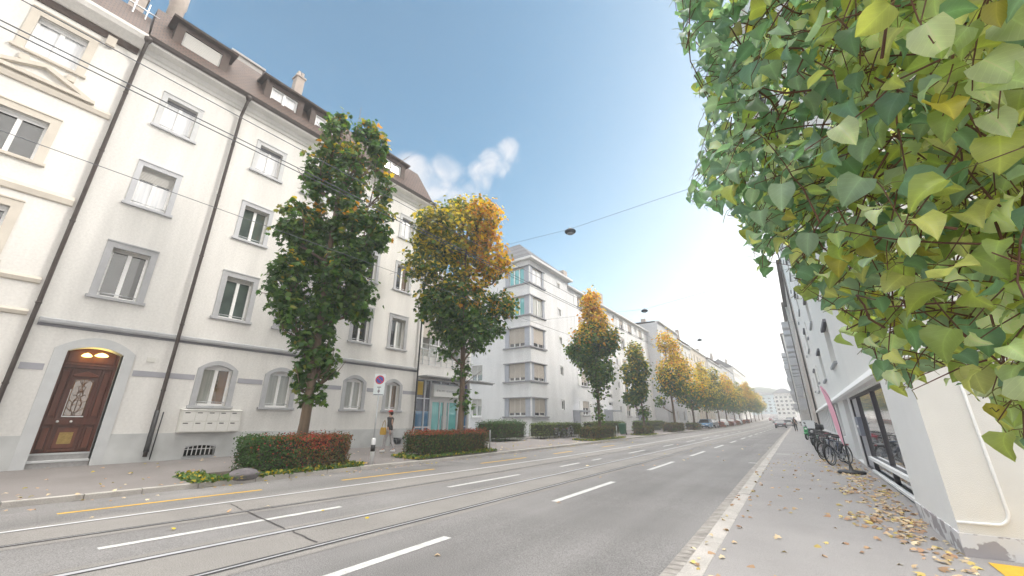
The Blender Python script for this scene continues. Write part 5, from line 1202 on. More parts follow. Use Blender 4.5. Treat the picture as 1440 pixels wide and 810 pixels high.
# ------------------------------------------------------------------ sign post
SP = thing('no_parking_sign', 'blue and red no parking sign on a grey pole at the left kerb', 'sign', (-12.8, 9.35, pl(-12.8, 9.35)))
z0 = SP.location.z
mb = MB(); mb.tube([(-12.8, 9.35, z0 - .1), (-12.8, 9.35, 1.66)], .03, 10); mb.build('pole', M_metal, SP)
mb = MB(); mb.lathe((-12.8, 9.35, z0), [(.075, -.05), (.075, .80), (.055, .84), (.03, .85)], 16); mb.build('pole_sleeve', mat('white_sleeve', (.72, .72, .74), .5), SP)
mb = MB(); mb.lathe((-12.8, 9.35, z0), [(.079, .40), (.079, .62)], 16); mb.build('black_band', M_black, SP)
# the plate faces the traffic, turned a little to the camera
SPp = Vector((-12.8, 9.35, 0)); ang = R(38); ud = Vector((math.cos(ang), math.sin(ang), 0)); wdv = Vector((math.sin(ang), -math.cos(ang), 0)); FS = fac(SPp + wdv * .035, ud, wdv)
def rrect(u0, u1, v0, v1, r, n=5):
    P = []
    for cx, cy, a0 in ((u1 - r, v0 + r, -90), (u1 - r, v1 - r, 0), (u0 + r, v1 - r, 90), (u0 + r, v0 + r, 180)):
        for k in range(n + 1): a = R(a0 + 90 * k / n); P.append((cx + r * math.cos(a), cy + r * math.sin(a)))
    return P
mb = MB(); mb.fprism(FS, rrect(-.20, .20, .90, 1.68, .03), 0, .012); pt = mb.build('plate', mat('pale_blue_white_plate', (.66, .72, .74), .4), SP)
def disc(r, c, w): return [(c[0] + r * math.cos(2 * math.pi * k / 32), c[1] + r * math.sin(2 * math.pi * k / 32)) for k in range(32)]
M_red = mat('sign_red', (.50, .03, .045), .45); M_blue = mat('sign_blue', (.045, .09, .36), .45)
mb = MB(); mb.fprism(FS, disc(.165, (0, 1.47), 0), .012, .016); d_ = mb.build('red_ring', M_red, pt)
mb = MB(); mb.fprism(FS, disc(.122, (0, 1.47), 0), .016, .019); mb.build('blue_disc', M_blue, pt)
mb = MB(); a = R(-45); c, s = math.cos(a), math.sin(a); mb.fprism(FS, [(u * c - v * s, 1.47 + u * s + v * c) for u, v in ((-.13, -.018), (.13, -.018), (.13, .018), (-.13, .018))], .0192, .022); mb.build('red_bar', M_red, pt)
mb = MB(); mb.fprism(FS, [(-.012, 1.02), (.012, 1.02), (.012, 1.22), (-.012, 1.22)], .012, .015); mb.fprism(FS, [(-.075, 1.185), (.075, 1.185), (.075, 1.215), (-.075, 1.215)], .012, .016); mb.fprism(FS, [(0, .97), (.045, 1.04), (.03, 1.10), (-.03, 1.10), (-.045, 1.04)], .012, .016); mb.build('arrow_mark', M_band, pt)
mb = MB(); mb.tube([FS(-.17, .93, .02), FS(.17, .93, .02)], .016, 6); mb.build('bracket', M_band, SP)
fix(SP)
# short marker posts at planter corners
for lb, x, y in (('thin white marker post at the end of the brown hedge', -12.72, 16.0), ('thin white marker post at the end of the dark hedge', -12.72, 32.8)):
    mb = MB(); z = pl(x, y); mb.lathe((0, 0, 0), [(.03, -.05), (.03, .95), (.022, .98), (.001, .985)], 10); o = mb.build('marker_post', M_metal if y < 20 else M_frame); o.location = (x, y, z); tag(o, lb, 'post', 'marker posts')

# ------------------------------------------------------------------ wires and hanging lamps
def wire(name, label, pts, r, cat='wire', group=None):
    mb = MB(); mb.tube(pts, r, 6); return tag(mb.build(name, M_wire), label, cat, group)
ty = list(np.linspace(-12, 120, 34))
def along(x, z, sag=0.0): return [(x, y, z + .0035 * y + 1e-4 * max(0, y - 80) ** 2 - sag * math.sin(math.pi * ((y + 12) % 30) / 30)) for y in ty]
wire('trolley_wire', 'lower of the close pair of overhead tram wires crossing the upper left', along(-6.1, 3.93), .007, group='overhead tram wires'); wire('trolley_wire', 'upper of the close pair of overhead tram wires crossing the upper left', along(-6.1, 4.0), .007, group='overhead tram wires')
wire('messenger_wire', 'topmost thin overhead wire running along the street near the eaves', along(-6.1, 4.36), .006, group='overhead tram wires'); wire('trolley_wire', 'single lower overhead tram wire over the track nearest the houses', along(-9.2, 4.22), .006, group='overhead tram wires')
def span(lb1, lb2, y, xl_, zl, xm, zm, zr, big=True):
    wire('span_wire', lb1, [(-18.5 if big else -18.0, y, zl), (xm, y, zm), (1.4, y, zr)], .007, 'span wire', 'span wires across the street')
    t = thing('hanging_street_lamp', lb2, 'street lamp', (xm, y, zm - .12), 0, 'lamps hung on span wires')
    mb = MB(); mb.lathe((0, 0, 0), [(.001, -.10), (.16, -.09), (.23, -.03), (.235, .02), (.17, .08), (.06, .11), (.04, .16), (.001, .165)], 24); mb.build('lamp_housing', mat('dark_lamp_housing', (.05, .06, .075), .5), t)
    mb = MB(); mb.lathe((0, 0, 0), [(.001, -.125), (.11, -.115), (.15, -.093)], 20); mb.build('lamp_lens', mat('grey_lamp_lens', (.3, .32, .35), .3), t)
    mb = MB(); mb.box(-.03, .03, -.02, .02, .12, .2); mb.build('clamp', M_metal, t)
span('nearest span wire, from the white apartment house to the right hand building', 'nearest hanging street lamp, a dark flat disc high above the road', 13.37, 0, 8.3, -6.5, 7.47 + .2, 7.75 + .2)
span('second span wire over the street beside the orange-tipped maple', 'second hanging street lamp, small and dark above the far tree row', 27.4, 0, 8.2, -7.8, 7.6, 8.75)
span('third, faint span wire over the far tree row', 'third and smallest hanging street lamp above the yellow trees', 45.0, 0, 9.0, -7.4, 8.3, 9.0)

# ------------------------------------------------------------------ bicycles
def bicycle(label, loc, rz, frame_col, lean=0.06, basket=False, saddle=None):
    t = thing('bicycle', label, 'bicycle', loc, rz, 'bicycles parked on the pavements'); t.rotation_euler = (lean, 0, rz)
    fm = mat('bike_frame_%d_%d_%d' % tuple(int(c * 99) for c in frame_col), frame_col, .35)
    rw, fw_ = (-.52, 0, .34), (.55, 0, .34)
    for c in (rw, fw_):
        mb = MB(); mb.torus(c, .32, .02, 28, 6, 'y'); w = mb.build('wheel', M_rubber, t)
        mb = MB(); mb.torus(c, .296, .009, 28, 5, 'y')
        for k in range(12): a = 2 * math.pi * k / 12; mb.tube([(c[0], .02 * (-1) ** k, c[2]), (c[0] + .29 * math.cos(a), 0, c[2] + .29 * math.sin(a))], .0022, 3, cap=False)
        mb.tube([(c[0], -.05, c[2]), (c[0], .05, c[2])], .018, 8); mb.build('rim', M_metal, w)
    mb = MB(); bb = (-.1, 0, .30); seat = (-.24, 0, .80); head = (.36, 0, .86); hb = (.40, 0, .70)
    for a, b2, r in ((bb, seat, .016), (bb, hb, .018), (seat, head, .016)): mb.tube([a, b2], r, 8)
    mb.tube([head, hb], .02, 8)
    for s in (-.04, .04): mb.tube([(rw[0], s, rw[2]), bb], .010, 6); mb.tube([(rw[0], s, rw[2]), (seat[0] + .03, s * .4, seat[2] - .06)], .009, 6); mb.tube([hb, (hb[0] + .03, s * 1.2, hb[2] - .1), (fw_[0], s * 1.2, fw_[2])], .011, 6)
    mb.build('frame', fm, t)
    mb = MB(); mb.tube([(-.24, 0, .8), (-.27, 0, .93)], .013, 8); mb.hexa([(-.42, -.09, .93), (-.42, .09, .93), (-.12, .02, .93), (-.12, -.02, .93), (-.42, -.08, .99), (-.42, .08, .99), (-.12, .015, .975), (-.12, -.015, .975)]); mb.build('saddle', saddle or M_black, t, bevel=.02)
    mb = MB(); mb.tube([(.36, 0, .86), (.34, 0, 1.0)], .013, 8); mb.tube([(.22, -.30, 1.03), (.34, -.22, 1.06), (.36, 0, 1.02), (.34, .22, 1.06), (.22, .30, 1.03)], .012, 8); mb.build('handlebar', M_black, t)
    for c, a0, a1 in ((rw, 40, 200), (fw_, 0, 150)):
        mb = MB(); mb.tube([(c[0] + .36 * math.cos(R(a)), 0, c[2] + .36 * math.sin(R(a))) for a in range(a0, a1, 15)], .012, 6); mb.build('mudguard', M_black, t)
    mb = MB(); mb.lathe((-.1, .03, .30), [(.09, 0), (.09, .012)], 14, 'y'); mb.tube([(-.1, .06, .30), (.0, .06, .16)], .009, 6); mb.tube([(-.1, -.06, .30), (-.2, -.06, .44)], .009, 6); mb.box(-.05, .05, .06, .15, .15, .17); mb.box(-.25, -.15, -.15, -.06, .43, .45); mb.build('crank', M_metal, t)
    if basket:
        mb = MB()
        for z in (.78, .88, .98): mb.tube([(.44, -.14, z), (.72, -.14, z), (.72, .14, z), (.44, .14, z), (.44, -.14, z)], .006, 5)
        for k in range(6):
            u = .44 + .056 * k
            for s in (-.14, .14): mb.tube([(u, s, .78), (u, s, .98)], .004, 4)
        mb.box(.44, .72, -.14, .14, .775, .783); mb.build('basket', M_black, t)
    mb = MB(); mb.box(-.72, -.36, -.06, .06, .715, .728); mb.tube([(-.66, .05, .72), (-.54, .05, .34)], .006, 5); mb.tube([(-.66, -.05, .72), (-.54, -.05, .34)], .006, 5); mb.build('rear_rack', M_metal, t)
    mb = MB(); mb.box(-.75, -.735, -.04, .04, .66, .71); mb.build('rear_light', mat('red_reflector', (.45, .02, .02), .3), t)
    return t
M_redsad = mat('red_saddle_cover', (.35, .03, .05), .6)
bl = [('dark blue bicycle squeezed between the first two of the right hand row', .78, 18.4, -2.05, (.05, .08, .16), False, None), ('black bicycle in the right hand row beside the dark red one', .62, 22.1, -2.0, (.03, .03, .03), False, M_redsad), ('pale green bicycle in the right hand row beside the navy one', .6, 23.5, -2.05, (.3, .42, .36), False, None), ('dark grey bicycle nearest the pink beach flag', .80, 17.9, -2.1, (.08, .085, .10), False, None), ('silver bicycle second from the pink beach flag', .72, 18.9, -2.0, (.42, .43, .46), False, None),
      ('black bicycle with a red saddle cover against the right wall', .70, 20.1, -2.2, (.03, .03, .035), False, M_redsad), ('white framed bicycle with a wire basket in the right hand row', .62, 21.4, -2.0, (.62, .61, .60), True, None), ('dark red bicycle in the middle of the right hand row', .66, 22.7, -2.15, (.22, .03, .04), False, None),
      ('navy bicycle with a basket near the far end of the right hand row', .6, 24.2, -2.1, (.03, .04, .09), True, None), ('grey bicycle last in the right hand row before the scooters', .6, 26.0, -2.0, (.2, .2, .21), False, None)]
for lb, x, y, rz, c, bk_, sd in bl: bicycle(lb, (x, y + .7, pr(x, y + .7)), rz, c, rng.uniform(-.08, .08), bk_, sd).scale = (.93, .93, .93)
for lb, x, y, rz, c in (('black bicycle leaning on the pale olive hedge, nearer one', -15.75, 28.6, 1.45, (.05, .05, .055)), ('grey bicycle leaning on the pale olive hedge, farther one', -15.7, 30.2, 1.7, (.25, .25, .27)), ('blue bicycle at the far end of the pale olive hedge', -15.6, 33.4, 1.2, (.09, .12, .28))):
    bicycle(lb, (x, y, pl(x, y) + .02), rz, c, .08)
# motor scooters
def scooter(label, loc, rz, col):
    t = thing('motor_scooter', label, 'scooter', loc, rz, 'scooters parked on the right pavement'); bm_ = mat('scooter_%d' % int(col[1] * 999), col, .3)
    for c in ((-.55, 0, .25), (.62, 0, .25)):
        mb = MB(); mb.torus(c, .19, .06, 24, 8, 'y'); w = mb.build('wheel', M_rubber, t); mb = MB(); mb.lathe((c[0], -.03, c[2]), [(.15, 0), (.15, .06)], 16, 'y'); mb.build('rim', M_metal, w)
    mb = MB(); mb.fprism(lambda u, v, w: (u, w, v), [(-.85, .55), (-.7, .35), (-.3, .28), (.1, .25), (.38, .3), (.5, .62), (.42, .95), (.34, .95), (.36, .6), (.2, .40), (-.05, .40), (-.15, .70), (-.6, .78), (-.88, .72)], -.16, .16); mb.build('body', bm_, t, bevel=.05)
    mb = MB(); mb.fprism(lambda u, v, w: (u, w, v), [(-.75, .77), (-.1, .72), (-.08, .8), (-.4, .86), (-.72, .86)], -.14, .14); mb.build('seat', M_black, t, bevel=.03)
    mb = MB(); mb.tube([(.40, 0, .9), (.36, 0, 1.06)], .03, 8); mb.tube([(.28, -.34, 1.06), (.36, 0, 1.06), (.28, .34, 1.06)], .018, 8)
    for s in (-.3, .3): mb.tube([(.33, s * .8, 1.06), (.36, s, 1.24)], .006, 5); mb.ell((.36, s, 1.27), (.02, .06, .04), 10, 6)
    mb.build('handlebar', M_black, t)
    mb = MB(); mb.fprism(lambda u, v, w: (u, w, v), [(.40, .98), (.44, .98), (.34, 1.42), (.31, 1.42)], -.2, .2); mb.build('windscreen', mat('clear_screen', (.6, .62, .64), .1), t)
    mb = MB(); mb.fprism(lambda u, v, w: (u, w, v), [(.42, .5), (.60, .47), (.78, .42), (.80, .46), (.62, .54), (.45, .58)], -.09, .09); mb.tube([(.46, -.08, .6), (.62, -.08, .25)], .02, 6); mb.tube([(.46, .08, .6), (.62, .08, .25)], .02, 6); mb.build('front_mudguard', bm_, t)
    mb = MB(); mb.ell((.47, 0, .80), (.04, .08, .07), 12, 8); mb.build('headlight', M_frame, t)
    mb = MB(); mb.box(-.93, -.9, -.09, .09, .5, .62); mb.build('number_plate', M_frame, t)
    if col[1] < .1:
        mb = MB(); mb.fbox(lambda u, v, w: (u, w, v), -1.05, -.68, .88, 1.2, -.2, .2); mb.build('top_box', M_black, t, bevel=.05)
for lb, x, y, rz, c in (('black motor scooter with a clear windscreen after the bicycles', .45, 31.0, -1.9, (.03, .03, .033)), ('second dark motor scooter beside the green one', .4, 35.5, -1.8, (.05, .05, .06)), ('bright green motor scooter parked on the right pavement', .2, 39.5, -1.9, (.03, .30, .10))):
    scooter(lb, (x, y, pr(x, y)), rz, c)

# ------------------------------------------------------------------ beach flag
BF = thing('beach_flag', 'pink feather flag on a dark bent pole standing by the grey door', 'flag', (.88, 15.9, pr(.88, 15.9))); zf = BF.location.z
fp = [(0, 0, .05), (0, 0, .8), (0, 0, 1.3), (-.02, .02, 1.75), (-.08, .07, 2.15), (-.19, .17, 2.42), (-.29, .26, 2.52)]
mb = MB(); mb.tube(fp, [.016, .014, .012, .010, .008, .006, .005], 8); mb.build('pole', M_black, BF)
vs = []; fs = []; prof = [(.75, .02), (.95, .06), (1.2, .10), (1.45, .13), (1.7, .16), (1.95, .17), (2.2, .16), (2.38, .12), (2.50, .03)]
for i, (z, w) in enumerate(prof):
    y0 = float(np.interp(z, [p[2] for p in fp], [p[1] for p in fp])) + .012
    for j in range(4): vs.append((-(y0 + w * j / 3) * .80 + .02 * math.sin(i * .9 + j) * j / 3, (y0 + w * j / 3) * .66, z))
n0 = len(vs); vs += [(x + .004, y, z) for x, y, z in vs]
for i in range(len(prof) - 1):
    for j in range(3): a = i * 4 + j; fs += [(a, a + 1, a + 5, a + 4), (n0 + a + 4, n0 + a + 5, n0 + a + 1, n0 + a)]
mb = MB(); mb.add(vs, fs, True); mb.build('flag_cloth', leaf_mat('pink_cloth', .35, .7, .1, (1, 1, 1), 'none') if False else mat('pink_flag_cloth', (.86, .46, .58), .7), BF)
mb = MB(); mb.lathe((0, 0, 0), [(.001, 0), (.32, 0), (.34, .04), (.30, .075), (.06, .09), (.035, .2), (.03, .3), (.001, .3)], 24); mb.build('base', M_black, BF)

# ------------------------------------------------------------------ cars
def car(label, loc, rz, col, group, L=4.3, H=1.46, Wd_=1.76, estate=False):
    t = thing('parked_car' if 'parked' in label else 'car', label, 'car', loc, rz, group); m = mat('car_paint_%d_%d' % (int(col[0] * 999), int(col[2] * 999)), col, .25, spec=.6); h = L / 2; w = Wd_ / 2
    S = lambda u, v, ww: (u, ww, v)
    low = [(-h, .35), (-h + .04, .22), (h - .1, .2), (h, .36), (h - .02, .62), (h - .25, .72), (h - 1.05, .86), (-h + .25, .92), (-h + .02, .82)]
    mb = MB(); mb.fprism(S, low, -w, w); bd = mb.build('body', m, t, bevel=.07)
    rear = -h + (.12 if estate else .35)
    a0, a1, b0, b1 = rear - .05, h - 1.0, rear + (.28 if estate else .55), h - 1.75; top = H
    def cab(z0, z1, wi0, wi1, x0, x1, x2, x3): return [(x0, -wi0, z0), (x1, -wi0, z0), (x1, wi0, z0), (x0, wi0, z0), (x2, -wi1, z1), (x3, -wi1, z1), (x3, wi1, z1), (x2, wi1, z1)]
    mb = MB(); mb.hexa(cab(.86, top - .05, w - .06, w - .24, a0, a1, b0, b1)); mb.build('windows', mat('tinted_car_glass', (.02, .025, .03), .06), t, bevel=.04)
    mb = MB(); mb.hexa(cab(top - .07, top, w - .235, w - .30, b0 - .02, b1 + .02, b0 + .12, b1 - .15))
    for s in (-1, 1):
        for xa, xb in ((a0 + .02, b0), (a1 - .02, b1), (-.1, -.1)): mb.tube([(xa, s * (w - .07), .87), (xb, s * (w - .245), top - .05)], .03, 6)
    mb.build('roof', m, t, bevel=.03)
    for x in (-h + .78, h - .85):
        for s in (-1, 1):
            mb = MB(); mb.lathe((x, s * (w - .10) - .1, .31), [(.2, 0), (.31, .02), (.31, .18), (.2, .2)], 24, 'y'); wl = mb.build('wheel', M_rubber, t)
            mb = MB(); mb.lathe((x, s * (w - .02) - (.0 if s > 0 else .03), .31), [(.001, 0), (.20, .005), (.20, .03), (.001, .03)], 18, 'y'); mb.build('rim', M_metal, wl)
    for s in (-1, 1):
        mb = MB(); mb.box(-h - .015, -h + .15, s * (w - .2) - .17, s * (w - .2) + .17, .66, .80); mb.build('tail_light', mat('red_tail_light', (.40, .015, .02), .25), t, bevel=.02)
        mb = MB(); mb.box(h - .16, h + .01, s * (w - .26) - .18, s * (w - .26) + .18, .55, .66); mb.build('headlight', M_frame, t, bevel=.02)
        mb = MB(); mb.ell((h - 1.25, s * (w + .08), .95), (.06, .10, .07), 10, 6); mb.build('mirror', m, t)
    for x in (-h - .02, h + .0): 
        mb = MB(); mb.box(x - .012, x + .012, -.26, .26, .42, .53); mb.build('number_plate', M_frame, t)
    for q in ((-h - .03, -h + .1, .24, .40), (h - .1, h + .02, .22, .38)):
        mb = MB(); mb.box(q[0], q[1], -w + .05, w - .05, q[2], q[3]); mb.build('bumper', M_black, t, bevel=.03)
    return t
NP = R(90)
GC = 'cars on the road'; GP = 'cars parked along the left kerb'
car('dark grey saloon driving away in the right lane', (-3.55, 92, G(92)), NP, (.085, .085, .10), GC)
car('white car following just behind the dark grey saloon', (-2.75, 107, G(107)), NP, (.66, .66, .67), GC, estate=True)
car('silver car far ahead near the bend', (-6.8, 150, G(150)), NP, (.45, .46, .48), GC); car('dark car far ahead near the bend', (-3.6, 160, G(160)), NP, (.06, .06, .07), GC); car('red car far ahead on the left track', (-9.0, 175, G(175)), -NP, (.30, .04, .04), GC)
car('blue parked car standing past the golden maple', (-13.6, 75.5, pl(-13.5, 75.5)), -NP, (.10, .24, .42), GP, estate=True); car('dark parked car right behind the blue one', (-13.6, 81.5, pl(-13.5, 81.5)), -NP, (.035, .035, .045), GP)
car('white parked car between the far reddish hedges', (-13.6, 93.5, pl(-13.5, 93.5)), -NP, (.62, .62, .62), GP); car('maroon parked car far along the left kerb', (-13.6, 105, pl(-13.5, 105)), -NP, (.22, .03, .04), GP); car('grey parked car farthest along the left kerb', (-13.6, 118, pl(-13.5, 118)), -NP, (.2, .2, .21), GP)
for i, (x, y, c) in enumerate(((-2.6, 128, (.25, .26, .28)), (-2.8, 136, (.05, .05, .06)), (-2.9, 145, (.5, .5, .5)))):
    car(['grey parked car at the right kerb, nearest of three', 'black parked car at the right kerb, middle of three', 'pale parked car at the right kerb, farthest of three'][i], (x, y, G(y)), NP, c, 'cars parked along the right kerb')

# ------------------------------------------------------------------ wheelie bin
WB = thing('wheelie_bin', 'green wheelie bin standing by the hedge of the short slim maple', 'bin', (-14.6, 39.3, pl(-14.6, 39.3))); M_bin = mat('green_bin_plastic', (.02, .10, .05), .5)
mb = MB(); mb.hexa([(-.22, -.25, .06), (.22, -.25, .06), (.22, .25, .06), (-.22, .25, .06), (-.29, -.34, .95), (.29, -.34, .95), (.29, .34, .95), (-.29, .34, .95)]); mb.build('bin_body', M_bin, WB, bevel=.03)
mb = MB(); mb.hexa([(-.31, -.36, .955), (.31, -.36, .955), (.31, .36, .955), (-.31, .36, .955), (-.29, -.34, 1.0), (.29, -.34, 1.0), (.29, .34, 1.06), (-.29, .34, 1.06)]); mb.build('lid', M_bin, WB, bevel=.02)
for s in (-.24, .24):
    mb = MB(); mb.lathe((s - .03, .26, .10), [(.10, 0), (.10, .06)], 16, 'x'); mb.build('wheel', M_rubber, WB)
mb = MB(); mb.tube([(-.22, .38, .98), (.22, .38, .98)], .018, 8); mb.build('handle', M_bin, WB)

# ------------------------------------------------------------------ people
def skin_mesh(name, verts, edges, radii, material, parent, root=0, sub=2):
    me = bpy.data.meshes.new(name); me.from_pydata(verts, edges, []); me.materials.append(material); o = bpy.data.objects.new(name, me); COL.objects.link(o)
    o.modifiers.new('skin', 'SKIN'); 
    if not me.skin_vertices: 
        bm = bmesh.new(); bm.from_mesh(me); bm.verts.layers.skin.verify(); bm.to_mesh(me); bm.free()
    for i, r in enumerate(radii): me.skin_vertices[0].data[i].radius = r if isinstance(r, tuple) else (r, r)
    me.skin_vertices[0].data[root].use_root = True
    s = o.modifiers.new('sub', 'SUBSURF'); s.levels = sub; s.render_levels = sub; o.parent = parent
    return o
M_skin = mat('skin_tone', (.52, .33, .25), .55); M_hair = mat('dark_hair', (.03, .022, .018), .7)
def person(label, loc, rz, jacket, trousers, shoes, stride=.16, cap=None, arm=.1, sc=1.0):
    t = thing('person', label, 'person', loc, rz); t.scale = (sc, sc, sc)
    a = stride; S = [(0, 0, .95), (0, 0, 1.12), (.01, 0, 1.30), (.01, 0, 1.46), (.02, 0, 1.54), (.03, 0, 1.64), (.035, 0, 1.75)]
    V = list(S); Rr = [(.14, .10), (.13, .09), (.155, .10), (.09, .07), (.052, .052), (.082, .072), (.06, .055)]; Ed = [(i, i + 1) for i in range(6)]
    def chain(frm, pts, rs):
        k = frm
        for p, r in zip(pts, rs): V.append(p); Rr.append(r); Ed.append((k, len(V) - 1)); k = len(V) - 1
        return k
    fing = MB()
    for s in (-1, 1):
        f = s * a
        chain(0, [(f * .1, s * .095, .88), (f * .75 + .04, s * .10, .48), (f * 1.2 - .03, s * .10, .09), (f * 1.2 + .10, s * .11, .04)], [(.09, .085), .062, .042, .032])
        g_ = -s * arm
        k = chain(3, [(0, s * .17, 1.42), (g_ * .8 - .02, s * .235, 1.14), (g_ * 1.9 + .06, s * .235, .90), (g_ * 2.1 + .08, s * .232, .83)], [.055, .042, .030, .03])
        hx, hy, hz = V[k]
        for j, ln in enumerate((.075, .085, .08, .062)):
            x = hx - .028 + j * .018; fing.tube([(x, hy, hz - .01), (x + .003, hy - s * .006, hz - .045), (x + .006, hy - s * .02, hz - .03 - ln)], [.009, .008, .006], 6)
        fing.tube([(hx + .03, hy, hz + .01), (hx + .05, hy - s * .01, hz - .025), (hx + .052, hy - s * .018, hz - .055)], [.010, .009, .007], 6)
    body = skin_mesh('body', V, Ed, Rr, M_skin, t)
    fing.build('fingers', M_skin, body)
    mb = MB(); mb.ell((.118, 0, 1.655), (.022, .014, .022), 8, 6); mb.ell((.03, .083, 1.66), (.022, .012, .03), 8, 6); mb.ell((.03, -.083, 1.66), (.022, .012, .03), 8, 6); mb.build('nose_and_ears', M_skin, body)
    mb = MB(); mb.ell((.10, .03, 1.685), (.012, .014, .009), 8, 5); mb.ell((.10, -.03, 1.685), (.012, .014, .009), 8, 5); mb.ell((.105, 0, 1.61), (.010, .026, .007), 8, 5); mb.build('eyes_and_mouth', M_hair, body)
    mb = MB(); mb.ell((.012, 0, 1.715), (.102, .09, .085), 16, 10); mb.ell((-.035, 0, 1.66), (.07, .082, .09), 14, 8); mb.build('hair', M_hair, t)
    if cap:
        mb = MB(); mb.ell((.02, 0, 1.745), (.112, .10, .075), 16, 8); mb.ell((.13, 0, 1.735), (.08, .075, .012), 12, 6); mb.build('cap', cap, t)
    JV = [(0, 0, .88), (0, 0, 1.12), (.01, 0, 1.30), (.01, 0, 1.46)]; JE = [(0, 1), (1, 2), (2, 3)]; JR = [(.175, .125), (.155, .115), (.18, .125), (.105, .09)]
    for s in (-1, 1):
        g_ = -s * arm; JV += [(0, s * .17, 1.42), (g_ * .8 - .02, s * .235, 1.14), (g_ * 1.9 + .06, s * .235, .92)]; k = len(JV); JE += [(3, k - 3), (k - 3, k - 2), (k - 2, k - 1)]; JR += [.072, .06, .045]
    skin_mesh('jacket', JV, JE, JR, jacket, t, 1)
    TV = [(0, 0, .95)]; TE = []; TR = [(.15, .115)]
    for s in (-1, 1):
        f = s * a; TV += [(f * .1, s * .095, .86), (f * .75 + .04, s * .10, .48), (f * 1.2 - .03, s * .10, .11)]; k = len(TV); TE += [(0, k - 3), (k - 3, k - 2), (k - 2, k - 1)]; TR += [(.105, .10), .08, .062]
    skin_mesh('trousers', TV, TE, TR, trousers, t)
    for s in (-1, 1):
        f = s * a * 1.2; mb = MB(); mb.hexa([(f - .10, s * .10 - .045, 0), (f + .17, s * .11 - .045, 0), (f + .17, s * .11 + .045, 0), (f - .10, s * .10 + .045, 0), (f - .09, s * .10 - .035, .10), (f + .13, s * .11 - .03, .06), (f + .13, s * .11 + .03, .06), (f - .09, s * .10 + .035, .10)]); mb.build('shoe', shoes, t, bevel=.025)
    return t
M_jd = mat('charcoal_jacket', (.05, .05, .055), .85, var=.3, vscale=12); M_tl = mat('pale_grey_trousers', (.46, .44, .45), .85, var=.25, vscale=14); M_td = mat('dark_trousers', (.03, .03, .035), .85)
pz = pl(-15.7, 12.28) + .015
person('person in charcoal jacket, pale trousers and red cap walking behind the sign post', (-15.7, 12.28, pz), R(200), M_jd, M_tl, M_frame, .17, mat('red_cap_cloth', (.45, .06, .05), .7), .12)
BG = thing('shoulder_bag', 'mustard yellow bag carried by the person in the red cap', 'bag', (-15.78, 11.98, pz + .72))
mb = MB(); mb.fprism(lambda u, v, w: (u, w, v), [(-.15, 0), (.15, 0), (.17, .12), (.13, .32), (-.13, .32), (-.17, .12)], -.06, .06); mb.build('bag_body', mat('mustard_canvas', (.50, .30, .04), .8), BG, bevel=.02)
mb = MB(); mb.tube([(-.12, 0, .31), (-.08, .02, .52), (.0, .05, .64), (.08, .02, .52), (.12, 0, .31)], .012, 6); mb.build('strap', mat('mustard_strap', (.35, .2, .03), .8), BG)
person('person in black clothes walking away on the far right pavement', (-.95, 66, pr(-.9, 66)), R(90), mat('black_coat', (.02, .02, .022), .85), M_td, M_black, .15, None, .08)

# ------------------------------------------------------------------ air
ZTOP = 37.0
mb = MB(); mb.box(-520, 520, -320, 920, -4.5, ZTOP)
hz = mb.build('haze', bpy.data.materials.new('haze_air')); hz['kind'] = 'stuff'
hm = hz.data.materials[0]; hm.use_nodes = True; hn = hm.node_tree.nodes; hn.clear(); ho = hn.new('ShaderNodeOutputMaterial'); hv = hn.new('ShaderNodeVolumePrincipled')
hv.inputs['Color'].default_value = (.97, .98, 1, 1); hv.inputs['Density'].default_value = HAZE; hv.inputs['Anisotropy'].default_value = .35; hm.node_tree.links.new(hv.outputs[0], ho.inputs['Volume'])

# ------------------------------------------------------------------ sky, sun, camera
w = bpy.data.worlds.new('World'); scn.world = w; w.use_nodes = True; nt = w.node_tree; N = nt.nodes; L = nt.links
bg = N['Background']; sky = N.new('ShaderNodeTexSky'); sky.sky_type = 'NISHITA'; sky.sun_disc = False
sky.sun_elevation = R(SUN_EL); sky.sun_rotation = R(SUN_AZ); sky.altitude = 400; sky.air_density = 1.0; sky.dust_density = DUST; sky.ozone_density = OZ
tc = N.new('ShaderNodeTexCoord')
def dirn(px, py):
    d = np.array([px - 720, 405 - py, CAM_F]); c, s = math.cos(CAM_PITCH), math.sin(CAM_PITCH); u = d[1] * c + d[2] * s; f = -d[1] * s + d[2] * c; cy, sy = math.cos(CAM_YAW), math.sin(CAM_YAW)
    v = np.array([d[0] * cy - f * sy, d[0] * sy + f * cy, u]); return tuple(v / np.linalg.norm(v))
def blob(d0, inner, outer):
    dp = N.new('ShaderNodeVectorMath'); dp.operation = 'DOT_PRODUCT'; L.new(tc.outputs['Generated'], dp.inputs[0]); dp.inputs[1].default_value = d0
    mr = N.new('ShaderNodeMapRange'); mr.interpolation_type = 'SMOOTHSTEP'; mr.inputs[1].default_value = math.cos(R(outer)); mr.inputs[2].default_value = math.cos(R(inner)); L.new(dp.outputs['Value'], mr.inputs[0]); return mr.outputs[0]
def mth(op, a, b=None):
    m = N.new('ShaderNodeMath'); m.operation = op
    for i, v in enumerate((a, b)):
        if v is None: continue
        if isinstance(v, (int, float)): m.inputs[i].default_value = v
        else: L.new(v, m.inputs[i])
    return m.outputs[0]
nz = N.new('ShaderNodeTexNoise'); nz.inputs['Scale'].default_value = 11; nz.inputs['Detail'].default_value = 7; nz.inputs['Roughness'].default_value = .58; nz.inputs['Distortion'].default_value = 1.6; L.new(tc.outputs['Generated'], nz.inputs['Vector'])
total = None
